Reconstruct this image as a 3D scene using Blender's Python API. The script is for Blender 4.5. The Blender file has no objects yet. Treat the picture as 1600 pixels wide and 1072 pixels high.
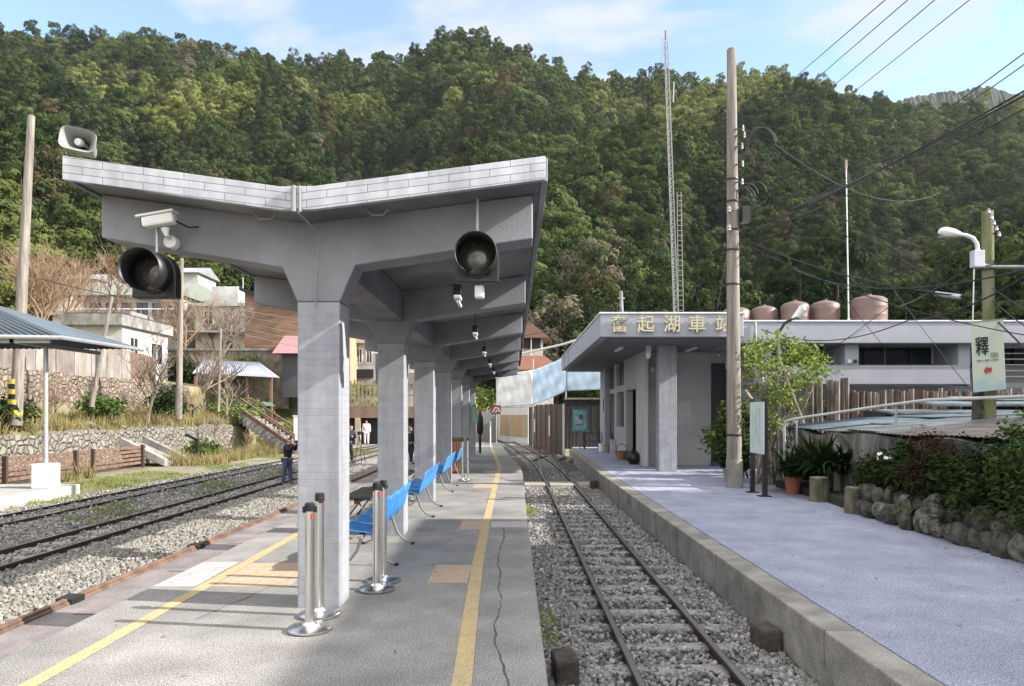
import bpy, math, random
import numpy as np
from mathutils import Vector, Matrix
random.seed(7); RNG = np.random.default_rng(7)
scene = bpy.context.scene
COL = scene.collection
R = math.radians

# ------------------------------------------------------------------ camera, sky, sun, exposure
F = 1120.0; EYE = 1.7
cam_d = bpy.data.cameras.new('camera'); cam = bpy.data.objects.new('camera', cam_d); COL.objects.link(cam)
cam.location = (0, 0, EYE); cam.rotation_euler = (R(90), 0, 0)
cam_d.sensor_width = 36; cam_d.lens = 36 * F / 1600
cam_d.shift_x = -2 / 1600; cam_d.shift_y = 109 / 1600
cam_d.clip_start = 0.1; cam_d.clip_end = 5000
scene.camera = cam
SUN_EL = 31.0; SUN_AZ = 9.0            # azimuth: degrees from +X towards -Y
sv = Vector((math.cos(R(SUN_EL)) * math.cos(R(SUN_AZ)), -math.cos(R(SUN_EL)) * math.sin(R(SUN_AZ)), math.sin(R(SUN_EL))))
sl = bpy.data.lights.new('sun', 'SUN'); sl.energy = 4.1; sl.angle = R(0.55); sl.color = (1.0, 0.95, 0.87)
so = bpy.data.objects.new('sun', sl); COL.objects.link(so); so.rotation_euler = sv.to_track_quat('Z', 'Y').to_euler(); so.location = (30, -10, 40)
w = bpy.data.worlds.new("World"); scene.world = w; w.use_nodes = True
nt = w.node_tree; nt.nodes.clear()
def N(nt, t, **k):
    n = nt.nodes.new(t)
    for a, b in k.items(): setattr(n, a, b)
    return n
out = N(nt, 'ShaderNodeOutputWorld'); bg = N(nt, 'ShaderNodeBackground'); bg.inputs[1].default_value = 0.15
sky = N(nt, 'ShaderNodeTexSky', sky_type='NISHITA', sun_disc=False)
sky.sun_elevation = R(SUN_EL); sky.sun_rotation = R(90 + SUN_AZ); sky.altitude = 1400; sky.air_density = 1.0; sky.dust_density = 1.2; sky.ozone_density = 1.5
tc = N(nt, 'ShaderNodeTexCoord'); mp = N(nt, 'ShaderNodeMapping'); mp.inputs['Scale'].default_value = (1.0, 1.0, 2.6); mp.inputs['Location'].default_value = (0.35, 0.1, 0.3)
n1 = N(nt, 'ShaderNodeTexNoise'); n1.inputs['Scale'].default_value = 3.2; n1.inputs['Detail'].default_value = 7; n1.inputs['Roughness'].default_value = 0.58; n1.inputs['Distortion'].default_value = 0.4
rp = N(nt, 'ShaderNodeValToRGB'); rp.color_ramp.elements[0].position = 0.44; rp.color_ramp.elements[1].position = 0.60
rp.color_ramp.elements[0].color = (0.10, 0.10, 0.10, 1); rp.color_ramp.elements[1].color = (0.95, 0.95, 0.95, 1)
mx = N(nt, 'ShaderNodeMix', data_type='RGBA'); mx.inputs[7].default_value = (1.95, 2.1, 2.2, 1)
L = nt.links.new
L(tc.outputs['Generated'], mp.inputs[0]); L(mp.outputs[0], n1.inputs[0]); L(n1.outputs[0], rp.inputs[0])
L(rp.outputs[0], mx.inputs[0]); L(sky.outputs[0], mx.inputs[6])
# added bright cloud, out of view overhead and behind the camera, to lift shade
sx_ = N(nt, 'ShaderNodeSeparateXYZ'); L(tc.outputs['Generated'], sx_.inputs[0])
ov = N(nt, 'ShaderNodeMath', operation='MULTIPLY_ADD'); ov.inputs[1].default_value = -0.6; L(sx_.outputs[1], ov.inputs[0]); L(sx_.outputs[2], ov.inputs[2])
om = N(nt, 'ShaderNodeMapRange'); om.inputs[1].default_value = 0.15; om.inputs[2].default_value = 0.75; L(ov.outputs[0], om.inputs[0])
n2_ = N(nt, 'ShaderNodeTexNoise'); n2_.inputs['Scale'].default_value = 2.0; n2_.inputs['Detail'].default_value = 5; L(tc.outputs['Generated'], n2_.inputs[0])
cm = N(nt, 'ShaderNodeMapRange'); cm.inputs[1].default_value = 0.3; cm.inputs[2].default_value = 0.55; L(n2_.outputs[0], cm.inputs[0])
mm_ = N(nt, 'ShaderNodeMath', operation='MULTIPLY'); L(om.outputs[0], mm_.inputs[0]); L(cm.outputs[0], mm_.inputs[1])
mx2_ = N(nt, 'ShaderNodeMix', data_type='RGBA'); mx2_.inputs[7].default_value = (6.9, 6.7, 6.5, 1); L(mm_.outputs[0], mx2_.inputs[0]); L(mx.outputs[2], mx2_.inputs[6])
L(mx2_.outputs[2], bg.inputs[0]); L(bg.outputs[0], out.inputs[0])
scene.view_settings.view_transform = 'Standard'; scene.view_settings.look = 'None'; scene.view_settings.gamma = 1; scene.view_settings.exposure = 1.5
scene.render.engine = 'CYCLES'
try:
    scene.cycles.use_denoising = True; scene.cycles.max_bounces = 6; scene.cycles.transparent_max_bounces = 6; scene.cycles.volume_bounces = 0
except Exception: pass

def W(px, py, D):          # measured direction in the photo + chosen real distance -> metres
    return Vector(((px - 802) * D / F, D, EYE + (645 - py) * D / F))

# ------------------------------------------------------------------ materials
MATS = {}
def mat(name, col, rough=0.8, metal=0.0, col2=None, scale=4.0, amt=0.5, bump=0.0, bscale=None, spec=None, sx=(1, 1, 1), speck=0.0, emit=None, trans=0.0, stain=0.0, detail=5):
    """principled with two-colour world-space noise, fine speckle, large stains and bump"""
    if name in MATS: return MATS[name]
    m = bpy.data.materials.new(name); m.use_nodes = True; t = m.node_tree; t.nodes.clear()
    o = N(t, 'ShaderNodeOutputMaterial'); p = N(t, 'ShaderNodeBsdfPrincipled'); t.links.new(p.outputs[0], o.inputs[0])
    p.inputs['Roughness'].default_value = rough; p.inputs['Metallic'].default_value = metal
    if spec is not None: p.inputs['Specular IOR Level'].default_value = spec
    g = N(t, 'ShaderNodeNewGeometry'); mp = N(t, 'ShaderNodeMapping'); mp.inputs['Scale'].default_value = sx
    t.links.new(g.outputs['Position'], mp.inputs[0])
    c2 = col2 or tuple(c * 0.72 for c in col)
    n = N(t, 'ShaderNodeTexNoise'); n.inputs['Scale'].default_value = scale; n.inputs['Detail'].default_value = detail; n.inputs['Roughness'].default_value = 0.6
    t.links.new(mp.outputs[0], n.inputs[0])
    r = N(t, 'ShaderNodeValToRGB'); r.color_ramp.elements[0].position = 0.5 - 0.25 / max(amt, .01) * .5; r.color_ramp.elements[1].position = 0.5 + 0.25 / max(amt, .01) * .5
    r.color_ramp.elements[0].position = max(0.0, min(.49, r.color_ramp.elements[0].position)); r.color_ramp.elements[1].position = min(1.0, r.color_ramp.elements[1].position)
    r.color_ramp.elements[0].color = (*c2, 1); r.color_ramp.elements[1].color = (*col, 1)
    t.links.new(n.outputs[0], r.inputs[0]); cur = r.outputs[0]
    if stain > 0:
        n3 = N(t, 'ShaderNodeTexNoise'); n3.inputs['Scale'].default_value = 0.7; n3.inputs['Detail'].default_value = 9; n3.inputs['Roughness'].default_value = .62; t.links.new(g.outputs['Position'], n3.inputs[0])
        mr = N(t, 'ShaderNodeMapRange'); mr.inputs[1].default_value = 0.35; mr.inputs[2].default_value = 0.65; mr.inputs[3].default_value = 1 - stain; mr.inputs[4].default_value = 1.0
        t.links.new(n3.outputs[0], mr.inputs[0]); mm = N(t, 'ShaderNodeMix', data_type='RGBA', blend_type='MULTIPLY'); mm.inputs[0].default_value = 1
        t.links.new(cur, mm.inputs[6]); t.links.new(mr.outputs[0], mm.inputs[7]); cur = mm.outputs[2]
    if speck > 0:
        n4 = N(t, 'ShaderNodeTexNoise'); n4.inputs['Scale'].default_value = 80; n4.inputs['Detail'].default_value = 2; t.links.new(g.outputs['Position'], n4.inputs[0])
        mr = N(t, 'ShaderNodeMapRange'); mr.inputs[1].default_value = 0.40; mr.inputs[2].default_value = 0.60; mr.inputs[3].default_value = 1 - speck; mr.inputs[4].default_value = 1 + speck * .6
        t.links.new(n4.outputs[0], mr.inputs[0]); mm = N(t, 'ShaderNodeMix', data_type='RGBA', blend_type='MULTIPLY'); mm.inputs[0].default_value = 1
        t.links.new(cur, mm.inputs[6]); t.links.new(mr.outputs[0], mm.inputs[7]); cur = mm.outputs[2]
    t.links.new(cur, p.inputs['Base Color'])
    if bump > 0:
        n2 = N(t, 'ShaderNodeTexNoise'); n2.inputs['Scale'].default_value = bscale or scale * 4; n2.inputs['Detail'].default_value = 4
        t.links.new(mp.outputs[0], n2.inputs[0]); b = N(t, 'ShaderNodeBump'); b.inputs['Strength'].default_value = bump; b.inputs['Distance'].default_value = 0.02
        t.links.new(n2.outputs[0], b.inputs['Height']); t.links.new(b.outputs[0], p.inputs['Normal'])
    if emit: p.inputs['Emission Color'].default_value = (*emit, 1); p.inputs['Emission Strength'].default_value = 1
    if trans: p.inputs['Transmission Weight'].default_value = trans
    MATS[name] = m; return m

def brickmat(name, col, mortar, bw, bh, mode='xz', slope=0.0, xv=0.0, zmax=99.0, msize=0.004, contrast=0.12, rough=0.75, bump=0.5):
    m = bpy.data.materials.new(name); m.use_nodes = True; t = m.node_tree; t.nodes.clear(); K = t.links.new
    o = N(t, 'ShaderNodeOutputMaterial'); p = N(t, 'ShaderNodeBsdfPrincipled'); K(p.outputs[0], o.inputs[0]); p.inputs['Roughness'].default_value = rough
    g = N(t, 'ShaderNodeNewGeometry'); s = N(t, 'ShaderNodeSeparateXYZ'); K(g.outputs['Position'], s.inputs[0])
    def M(op, a, b=None, **k):
        q = N(t, 'ShaderNodeMath', operation=op)
        for i, v in enumerate((a, b)):
            if v is None: continue
            if isinstance(v, (int, float)): q.inputs[i].default_value = v
            else: K(v, q.inputs[i])
        return q.outputs[0]
    u = M('ADD', s.outputs[0], s.outputs[1]); v = s.outputs[2]
    if slope: v = M('SUBTRACT', v, M('MULTIPLY', M('ABSOLUTE', M('SUBTRACT', s.outputs[0], xv)), slope))
    c = N(t, 'ShaderNodeCombineXYZ'); K(u, c.inputs[0]); K(v, c.inputs[1])
    b = N(t, 'ShaderNodeTexBrick'); K(c.outputs[0], b.inputs[0]); b.inputs['Scale'].default_value = 1
    b.inputs['Brick Width'].default_value = bw; b.inputs['Row Height'].default_value = bh; b.inputs['Mortar Size'].default_value = msize; b.inputs['Mortar Smooth'].default_value = 0.3
    b.inputs['Color1'].default_value = (*[x * (1 + contrast) for x in col], 1); b.inputs['Color2'].default_value = (*[x * (1 - contrast) for x in col], 1); b.inputs['Mortar'].default_value = (*mortar, 1)
    n = N(t, 'ShaderNodeTexNoise'); n.inputs['Scale'].default_value = 9; n.inputs['Detail'].default_value = 6; K(g.outputs['Position'], n.inputs[0])
    mr = N(t, 'ShaderNodeMapRange'); mr.inputs[1].default_value = .3; mr.inputs[2].default_value = .7; mr.inputs[3].default_value = .88; mr.inputs[4].default_value = 1.05; K(n.outputs[0], mr.inputs[0])
    mm = N(t, 'ShaderNodeMix', data_type='RGBA', blend_type='MULTIPLY'); mm.inputs[0].default_value = 1; K(b.outputs[0], mm.inputs[6]); K(mr.outputs[0], mm.inputs[7])
    mps = N(t, 'ShaderNodeMapping'); mps.inputs['Scale'].default_value = (7, 7, .7); K(g.outputs['Position'], mps.inputs[0]); ns = N(t, 'ShaderNodeTexNoise'); ns.inputs['Scale'].default_value = 1; ns.inputs['Detail'].default_value = 6; K(mps.outputs[0], ns.inputs[0])
    mrs = N(t, 'ShaderNodeMapRange'); mrs.inputs[1].default_value = .35; mrs.inputs[2].default_value = .62; mrs.inputs[3].default_value = .80; mrs.inputs[4].default_value = 1.04; K(ns.outputs[0], mrs.inputs[0])
    ms_ = N(t, 'ShaderNodeMix', data_type='RGBA', blend_type='MULTIPLY'); ms_.inputs[0].default_value = 1; K(mm.outputs[2], ms_.inputs[6]); K(mrs.outputs[0], ms_.inputs[7])
    cur = ms_.outputs[2]; fac = b.outputs['Fac']
    if zmax < 90:
        lt = M('LESS_THAN', s.outputs[2], zmax); mz = N(t, 'ShaderNodeMix', data_type='RGBA'); mz.inputs[6].default_value = (*[x * .97 for x in col], 1); K(cur, mz.inputs[7]); K(lt, mz.inputs[0]); cur = mz.outputs[2]
        fac = M('MULTIPLY', fac, lt)
    K(cur, p.inputs['Base Color'])
    bp = N(t, 'ShaderNodeBump'); bp.inputs['Strength'].default_value = bump; bp.inputs['Distance'].default_value = 0.006; bp.invert = True
    h = M('ADD', fac, M('MULTIPLY', n.outputs[0], .5)); K(h, bp.inputs['Height']); K(bp.outputs[0], p.inputs['Normal'])
    return m

def leafmat(name, c1, c2, patch=None, pscale=0.02, rnd=True, patchlim=(0.55, 0.62), third=None):
    """leaf surfaces: per-tree random, world-space colour patches, a little translucency"""
    if name in MATS: return MATS[name]
    m = bpy.data.materials.new(name); m.use_nodes = True; t = m.node_tree; t.nodes.clear(); K = t.links.new
    o = N(t, 'ShaderNodeOutputMaterial'); d = N(t, 'ShaderNodeBsdfDiffuse'); tr = N(t, 'ShaderNodeBsdfTranslucent'); ms = N(t, 'ShaderNodeMixShader'); ms.inputs[0].default_value = 0.13
    K(d.outputs[0], ms.inputs[1]); K(tr.outputs[0], ms.inputs[2]); K(ms.outputs[0], o.inputs[0])
    g = N(t, 'ShaderNodeNewGeometry'); oi = N(t, 'ShaderNodeObjectInfo')
    n = N(t, 'ShaderNodeTexNoise'); n.inputs['Scale'].default_value = 0.9; n.inputs['Detail'].default_value = 5; K(g.outputs['Position'], n.inputs[0])
    a = N(t, 'ShaderNodeMath', operation='MULTIPLY_ADD'); a.inputs[1].default_value = 0.75 if rnd else 0.0; K(oi.outputs['Random'], a.inputs[0])
    a2 = N(t, 'ShaderNodeMath', operation='MULTIPLY_ADD'); a2.inputs[1].default_value = 1.6; a2.inputs[2].default_value = -0.72 if rnd else -.3; K(n.outputs[0], a2.inputs[0]); K(a2.outputs[0], a.inputs[2])
    mx = N(t, 'ShaderNodeMix', data_type='RGBA'); mx.inputs[6].default_value = (*c1, 1); mx.inputs[7].default_value = (*c2, 1); mx.clamp_factor = True; K(a.outputs[0], mx.inputs[0]); cur = mx.outputs[2]
    if third:
        gt = N(t, 'ShaderNodeMath', operation='GREATER_THAN'); gt.inputs[1].default_value = 0.93; K(oi.outputs['Random'], gt.inputs[0])
        m3 = N(t, 'ShaderNodeMix', data_type='RGBA'); m3.inputs[7].default_value = (*third, 1); K(cur, m3.inputs[6]); K(gt.outputs[0], m3.inputs[0]); cur = m3.outputs[2]
    if patch:
        vm = N(t, 'ShaderNodeVectorMath', operation='MULTIPLY'); vm.inputs[1].default_value = (1, .5, 1.6); K(oi.outputs['Location'], vm.inputs[0])
        n2 = N(t, 'ShaderNodeTexNoise'); n2.inputs['Scale'].default_value = pscale; n2.inputs['Detail'].default_value = 2; K(vm.outputs[0], n2.inputs[0])
        mr = N(t, 'ShaderNodeMapRange'); mr.inputs[1].default_value = patchlim[0]; mr.inputs[2].default_value = patchlim[1]; K(n2.outputs[0], mr.inputs[0])
        sp3 = N(t, 'ShaderNodeSeparateXYZ'); K(oi.outputs['Location'], sp3.inputs[0]); mz = N(t, 'ShaderNodeMapRange'); mz.inputs[1].default_value = 55; mz.inputs[2].default_value = 100; K(sp3.outputs[2], mz.inputs[0])
        mxx = N(t, 'ShaderNodeMapRange'); mxx.inputs[1].default_value = -30; mxx.inputs[2].default_value = -60; K(sp3.outputs[0], mxx.inputs[0]); mmx = N(t, 'ShaderNodeMath', operation='MAXIMUM'); K(mz.outputs[0], mmx.inputs[0]); K(mxx.outputs[0], mmx.inputs[1])
        mlt = N(t, 'ShaderNodeMath', operation='MULTIPLY'); K(mr.outputs[0], mlt.inputs[0]); K(mmx.outputs[0], mlt.inputs[1]); mr = mlt
        m4 = N(t, 'ShaderNodeMix', data_type='RGBA'); m4.inputs[7].default_value = (*patch, 1); K(cur, m4.inputs[6]); K(mr.outputs[0], m4.inputs[0]); cur = m4.outputs[2]
    K(cur, d.inputs[0]); K(cur, tr.inputs[0]); MATS[name] = m; return m

# ------------------------------------------------------------------ mesh helpers
WL = {}
def wl(o): return WL.get(o.name, Vector((0, 0, 0))) if o else Vector((0, 0, 0))
def tag(o, label=None, cat=None, group=None, kind=None):
    if label: o['label'] = label
    if cat: o['category'] = cat
    if group: o['group'] = group
    if kind: o['kind'] = kind
    return o
def thing(name, label, cat, loc=(0, 0, 0), group=None, kind=None):
    o = bpy.data.objects.new(name, None); COL.objects.link(o); o.location = loc; o.empty_display_size = .2
    WL[o.name] = Vector(loc); return tag(o, label, cat, group, kind)
def np_mesh(name, V, Fc, nper, mats, origin=(0, 0, 0), parent=None, smooth=False, attr=None, midx=None):
    """fast mesh from arrays; every face has nper corners"""
    if parent: origin = tuple(wl(parent))
    V = np.asarray(V, dtype=np.float32).reshape(-1, 3) - np.asarray(origin, dtype=np.float32)
    Fc = np.asarray(Fc, dtype=np.int32).reshape(-1, nper); me = bpy.data.meshes.new(name)
    me.vertices.add(len(V)); me.vertices.foreach_set('co', V.ravel())
    me.loops.add(Fc.size); me.loops.foreach_set('vertex_index', Fc.ravel())
    me.polygons.add(len(Fc)); me.polygons.foreach_set('loop_start', np.arange(0, Fc.size, nper, dtype=np.int32))
    me.update(calc_edges=True)
    me.polygons.foreach_set('use_smooth', np.full(len(Fc), smooth))
    for m in (mats if isinstance(mats, (list, tuple)) else [mats]): me.materials.append(m)
    if midx is not None: me.polygons.foreach_set('material_index', np.asarray(midx, dtype=np.int32))
    if attr is not None:
        a = me.attributes.new('rnd', 'FLOAT', 'FACE'); a.data.foreach_set('value', np.asarray(attr, dtype=np.float32))
    me.validate(); o = bpy.data.objects.new(name, me); COL.objects.link(o)
    if parent: o.parent = parent; WL[o.name] = wl(parent)
    else: o.location = origin; WL[o.name] = Vector(origin)
    return o
class MB:
    def __init__(s): s.v = []; s.f = []
    def add(s, vs, fs):
        n = len(s.v); s.v += [Vector(v) for v in vs]; s.f += [tuple(i + n for i in f) for f in fs]; return s
    def box(s, x0, x1, y0, y1, z0, z1):
        return s.add([(x0, y0, z0), (x1, y0, z0), (x1, y1, z0), (x0, y1, z0), (x0, y0, z1), (x1, y0, z1), (x1, y1, z1), (x0, y1, z1)],
                     [(0, 3, 2, 1), (4, 5, 6, 7), (0, 1, 5, 4), (1, 2, 6, 5), (2, 3, 7, 6), (3, 0, 4, 7)])
    def obox(s, c, sx, sy, sz, M=None):
        M = M or Matrix.Identity(3); c = Vector(c); n = len(s.v); q = MB().box(-sx / 2, sx / 2, -sy / 2, sy / 2, -sz / 2, sz / 2)
        return s.add([c + M @ v for v in q.v], q.f)
    def beam(s, a, b, w, h, up=(0, 0, 1)):
        a = Vector(a); b = Vector(b); d = (b - a).normalized(); u = Vector(up); x = d.cross(u)
        if x.length < 1e-4: x = d.cross(Vector((0, 1, 0)))
        x.normalize(); u = x.cross(d).normalized(); vs = []
        for p in (a, b):
            for sx, su in ((-1, -1), (1, -1), (1, 1), (-1, 1)): vs.append(p + x * sx * w / 2 + u * su * h / 2)
        return s.add(vs, [(0, 1, 2, 3), (7, 6, 5, 4), (0, 4, 5, 1), (1, 5, 6, 2), (2, 6, 7, 3), (3, 7, 4, 0)])
    def prism(s, poly, a, b, axis='y'):
        """poly in the plane across axis: y -> (x,z), x -> (y,z), z -> (x,y)"""
        def P(p, t): return {'y': (p[0], t, p[1]), 'x': (t, p[0], p[1]), 'z': (p[0], p[1], t)}[axis]
        n = len(poly); vs = [P(p, a) for p in poly] + [P(p, b) for p in poly]
        return s.add(vs, [tuple(range(n)), tuple(range(2 * n - 1, n - 1, -1))] + [(i, i + n, (i + 1) % n + n, (i + 1) % n) for i in range(n)])
    def tube(s, pts, r, n=8, cap=True):
        pts = [Vector(p) for p in pts]; rs = r if isinstance(r, (list, tuple)) else [r] * len(pts); vs = []; prev = None
        for i, p in enumerate(pts):
            d = (pts[min(i + 1, len(pts) - 1)] - pts[max(i - 1, 0)]).normalized()
            if prev is None: x = d.cross(Vector((0, 0, 1)) if abs(d.z) < .9 else Vector((0, 1, 0))).normalized()
            else: x = (prev - d * prev.dot(d)).normalized()
            prev = x; y = d.cross(x)
            for k in range(n):
                t = 2 * math.pi * k / n; vs.append(p + (x * math.cos(t) + y * math.sin(t)) * rs[i])
        fs = [(i * n + k, i * n + (k + 1) % n, (i + 1) * n + (k + 1) % n, (i + 1) * n + k) for i in range(len(pts) - 1) for k in range(n)]
        if cap: fs += [tuple(range(n - 1, -1, -1)), tuple(range((len(pts) - 1) * n, len(pts) * n))]
        return s.add(vs, fs)
    def lathe(s, c, prof, n=24, axis='z'):
        """prof: list of (r, h) along axis from c"""
        c = Vector(c); vs = []
        for r, h in prof:
            for k in range(n):
                t = 2 * math.pi * k / n; a, b = r * math.cos(t), r * math.sin(t)
                vs.append(c + Vector({'z': (a, b, h), 'y': (a, h, b), 'x': (h, a, b)}[axis]))
        fs = [(i * n + k, i * n + (k + 1) % n, (i + 1) * n + (k + 1) % n, (i + 1) * n + k) for i in range(len(prof) - 1) for k in range(n)]
        if prof[0][0] > 1e-4: fs.append(tuple(range(n - 1, -1, -1)))
        if prof[-1][0] > 1e-4: fs.append(tuple(range((len(prof) - 1) * n, len(prof) * n)))
        return s.add(vs, fs)
    def quad(s, a, b, c, d): return s.add([a, b, c, d], [(0, 1, 2, 3)])
    def build(s, name, m, parent=None, bevel=0, smooth=False, origin=None, solid=0):
        if parent: org = wl(parent)
        elif origin is not None: org = Vector(origin)
        else:
            xs = [v.x for v in s.v]; ys = [v.y for v in s.v]; zs = [v.z for v in s.v]; org = Vector(((min(xs) + max(xs)) / 2, (min(ys) + max(ys)) / 2, min(zs)))
        me = bpy.data.meshes.new(name); me.from_pydata([v - org for v in s.v], [], s.f)
        import bmesh
        b = bmesh.new(); b.from_mesh(me); bmesh.ops.recalc_face_normals(b, faces=b.faces); b.to_mesh(me); b.free()
        me.materials.append(m); o = bpy.data.objects.new(name, me); COL.objects.link(o)
        if smooth:
            me.polygons.foreach_set('use_smooth', [True] * len(me.polygons))
            try: me.set_sharp_from_angle(angle=R(40))
            except Exception: pass
        if parent: o.parent = parent
        else: o.location = org
        WL[o.name] = org
        if solid:
            q = o.modifiers.new('s', 'SOLIDIFY'); q.thickness = solid
        if bevel:
            q = o.modifiers.new('b', 'BEVEL'); q.width = bevel; q.segments = 2; q.limit_method = 'ANGLE'; q.angle_limit = R(35)
        return o
def struct(o): o['kind'] = 'structure'; return o
def kids(o): return list(o.children)
def dup(root, loc, rz=0, label=None, sc=None, cat=None):
    def cp(o, par):
        c = o.copy(); COL.objects.link(c)
        if par: c.parent = par
        for ch in kids(o): cp(ch, c)
        return c
    bpy.context.view_layer.update() if False else None
    r = cp(root, None); r.location = loc; r.rotation_euler = (0, 0, rz)
    if sc: r.scale = (sc, sc, sc) if isinstance(sc, (int, float)) else sc
    if label: r['label'] = label
    WL[r.name] = Vector(loc); return r
def text_mesh(name, body, size, depth, m, M, parent=None, bold=0.0):
    c = bpy.data.curves.new(name, 'FONT'); c.body = body; c.size = size; c.extrude = depth; c.align_x = 'CENTER'; c.align_y = 'CENTER'; c.offset = bold
    o = bpy.data.objects.new(name, c); COL.objects.link(o); bpy.context.view_layer.update()
    me = bpy.data.meshes.new_from_object(o.evaluated_get(bpy.context.evaluated_depsgraph_get())); bpy.data.objects.remove(o); bpy.data.curves.remove(c)
    me.transform(M); me.name = name
    if parent: me.transform(Matrix.Translation(-wl(parent)))
    me.materials.clear(); me.materials.append(m); o = bpy.data.objects.new(name, me); COL.objects.link(o)
    if parent: o.parent = parent
    return o
FACE_CAM = Matrix.Rotation(R(90), 4, 'X')
def leaf_quads(cent, nrm, size, jit=0.6, asp=1.0, rng=RNG):
    """quads (4-corner) at cent facing nrm with jitter"""
    n = len(cent); nr = nrm + rng.normal(0, jit, (n, 3)); nr /= np.linalg.norm(nr, axis=1, keepdims=True) + 1e-9
    t = rng.normal(0, 1, (n, 3)); t -= nr * (t * nr).sum(1, keepdims=True); t /= np.linalg.norm(t, axis=1, keepdims=True) + 1e-9
    b = np.cross(nr, t); s = (size * rng.uniform(.6, 1.3, n) if np.isscalar(size) else size)[:, None] / 2
    V = np.stack([cent - t * s * asp, cent - b * s * .6, cent + t * s * asp, cent + b * s * .6], 1)
    return V.reshape(-1, 3), np.arange(4 * n).reshape(n, 4)

# ------------------------------------------------------------------ shared materials
PAINT = (0.275, 0.28, 0.305)
m_paint = mat('grey_paint', PAINT, .7, col2=(.205, .21, .235), scale=2.2, amt=.6, bump=.15, bscale=40, stain=.28)
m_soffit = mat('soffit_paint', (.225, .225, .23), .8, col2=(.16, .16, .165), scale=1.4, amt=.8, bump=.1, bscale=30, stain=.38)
m_tile = brickmat('fascia_tile', (.43, .44, .48), (.19, .19, .21), .33, .062, slope=.125, xv=-1.77, msize=.004, contrast=.09)
m_coltile = brickmat('column_tile', (.27, .28, .31), (.25, .258, .285), .24, .062, zmax=2.58, msize=.003, contrast=.04, bump=.45)
m_stfascia = mat('station_fascia', (.325, .335, .38), .7, col2=(.28, .29, .335), scale=1.2, amt=.6, stain=.1, bump=.05)
m_stwall = mat('station_wall', (.42, .42, .42), .85, col2=(.36, .36, .36), scale=1.5, amt=.6, stain=.12, bump=.15, bscale=60)
m_plat = mat('platform_concrete', (.315, .305, .29), .9, col2=(.215, .205, .195), scale=1.6, amt=.8, bump=.5, bscale=110, speck=.42, stain=.26)
m_platR = mat('platform_paint', (.335, .36, .45), .9, col2=(.25, .265, .36), scale=1.7, amt=.8, bump=.6, bscale=120, speck=.42, stain=.20)
m_strip = mat('platform_pavers', (.25, .22, .215), .9, col2=(.15, .13, .13), scale=2.5, amt=.8, bump=.3, bscale=60, speck=.2, stain=.2)
m_kerb = mat('kerb_concrete', (.33, .31, .28), .9, col2=(.17, .16, .14), scale=2.5, amt=.8, bump=.4, bscale=50, speck=.2, stain=.25)
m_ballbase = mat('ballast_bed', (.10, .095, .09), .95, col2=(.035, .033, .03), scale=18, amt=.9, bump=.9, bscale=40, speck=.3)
m_rail = mat('rail_steel', (.085, .06, .05), .55, .5, col2=(.05, .035, .03), scale=9, bump=.2)
m_railtop = mat('rail_head', (.36, .33, .32), .32, .9, scale=12)
m_rust = mat('rusty_steel', (.19, .115, .08), .85, .05, col2=(.09, .055, .042), scale=6, amt=.9, bump=.4)
m_black = mat('black_metal', (.018, .018, .02), .45, .2)
m_white = mat('white_paint', (.72, .72, .70), .6, col2=(.62, .62, .60), scale=5)
m_steel = mat('brushed_steel', (.80, .79, .78), .27, 1.0, scale=30, sx=(1, 1, .1))
m_galv = mat('galvanised_metal', (.45, .46, .47), .45, .6, scale=10, col2=(.33, .34, .35))
m_conc = mat('old_concrete', (.34, .33, .31), .9, col2=(.14, .13, .12), scale=2.2, amt=.8, bump=.5, bscale=30, stain=.3, sx=(1, 1, .45))
m_stone = mat('field_stone', (.21, .19, .165), .95, col2=(.07, .065, .05), scale=9, amt=.8, bump=.8, bscale=18)
m_wood = mat('weathered_wood', (.27, .22, .18), .9, col2=(.13, .10, .08), scale=9, amt=.9, bump=.6, sx=(1, 1, .08))
m_pole = mat('pole_wood', (.25, .225, .195), .9, col2=(.12, .10, .085), scale=14, amt=.8, bump=.5, sx=(1, 1, .07))
m_glass = mat('dark_glass', (.02, .025, .03), .12, .0, spec=.6)
m_yellow = mat('yellow_paint', (.46, .34, .15), .85, col2=(.34, .28, .18), scale=7, amt=.8, speck=.25, bump=.3, bscale=90)
m_orange = mat('orange_paint', (.52, .27, .12), .85, col2=(.36, .30, .22), scale=14, amt=1.2, speck=.3)
m_dirt = mat('track_dirt', (.24, .20, .15), .95, col2=(.13, .13, .06), scale=1.3, amt=.9, bump=.6, bscale=14, speck=.25, stain=.2)
m_blue = mat('blue_plastic', (.035, .22, .55), .4, col2=(.03, .16, .42), scale=3)
m_dark = mat('dark_opening', (.012, .012, .014), .9)
m_cable = mat('cable_rubber', (.012, .012, .013), .6)
m_brown = mat('brown_cladding', (.075, .045, .035), .7, col2=(.05, .03, .025), scale=4, bump=.1)
m_soil = mat('forest_soil', (.02, .022, .011), 1, col2=(.010, .013, .006), scale=.6, bump=.5, bscale=5)
m_bank = mat('bank_soil', (.25, .20, .12), 1, col2=(.10, .12, .04), scale=.9, amt=.9, bump=.6, bscale=9, speck=.2)

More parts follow.
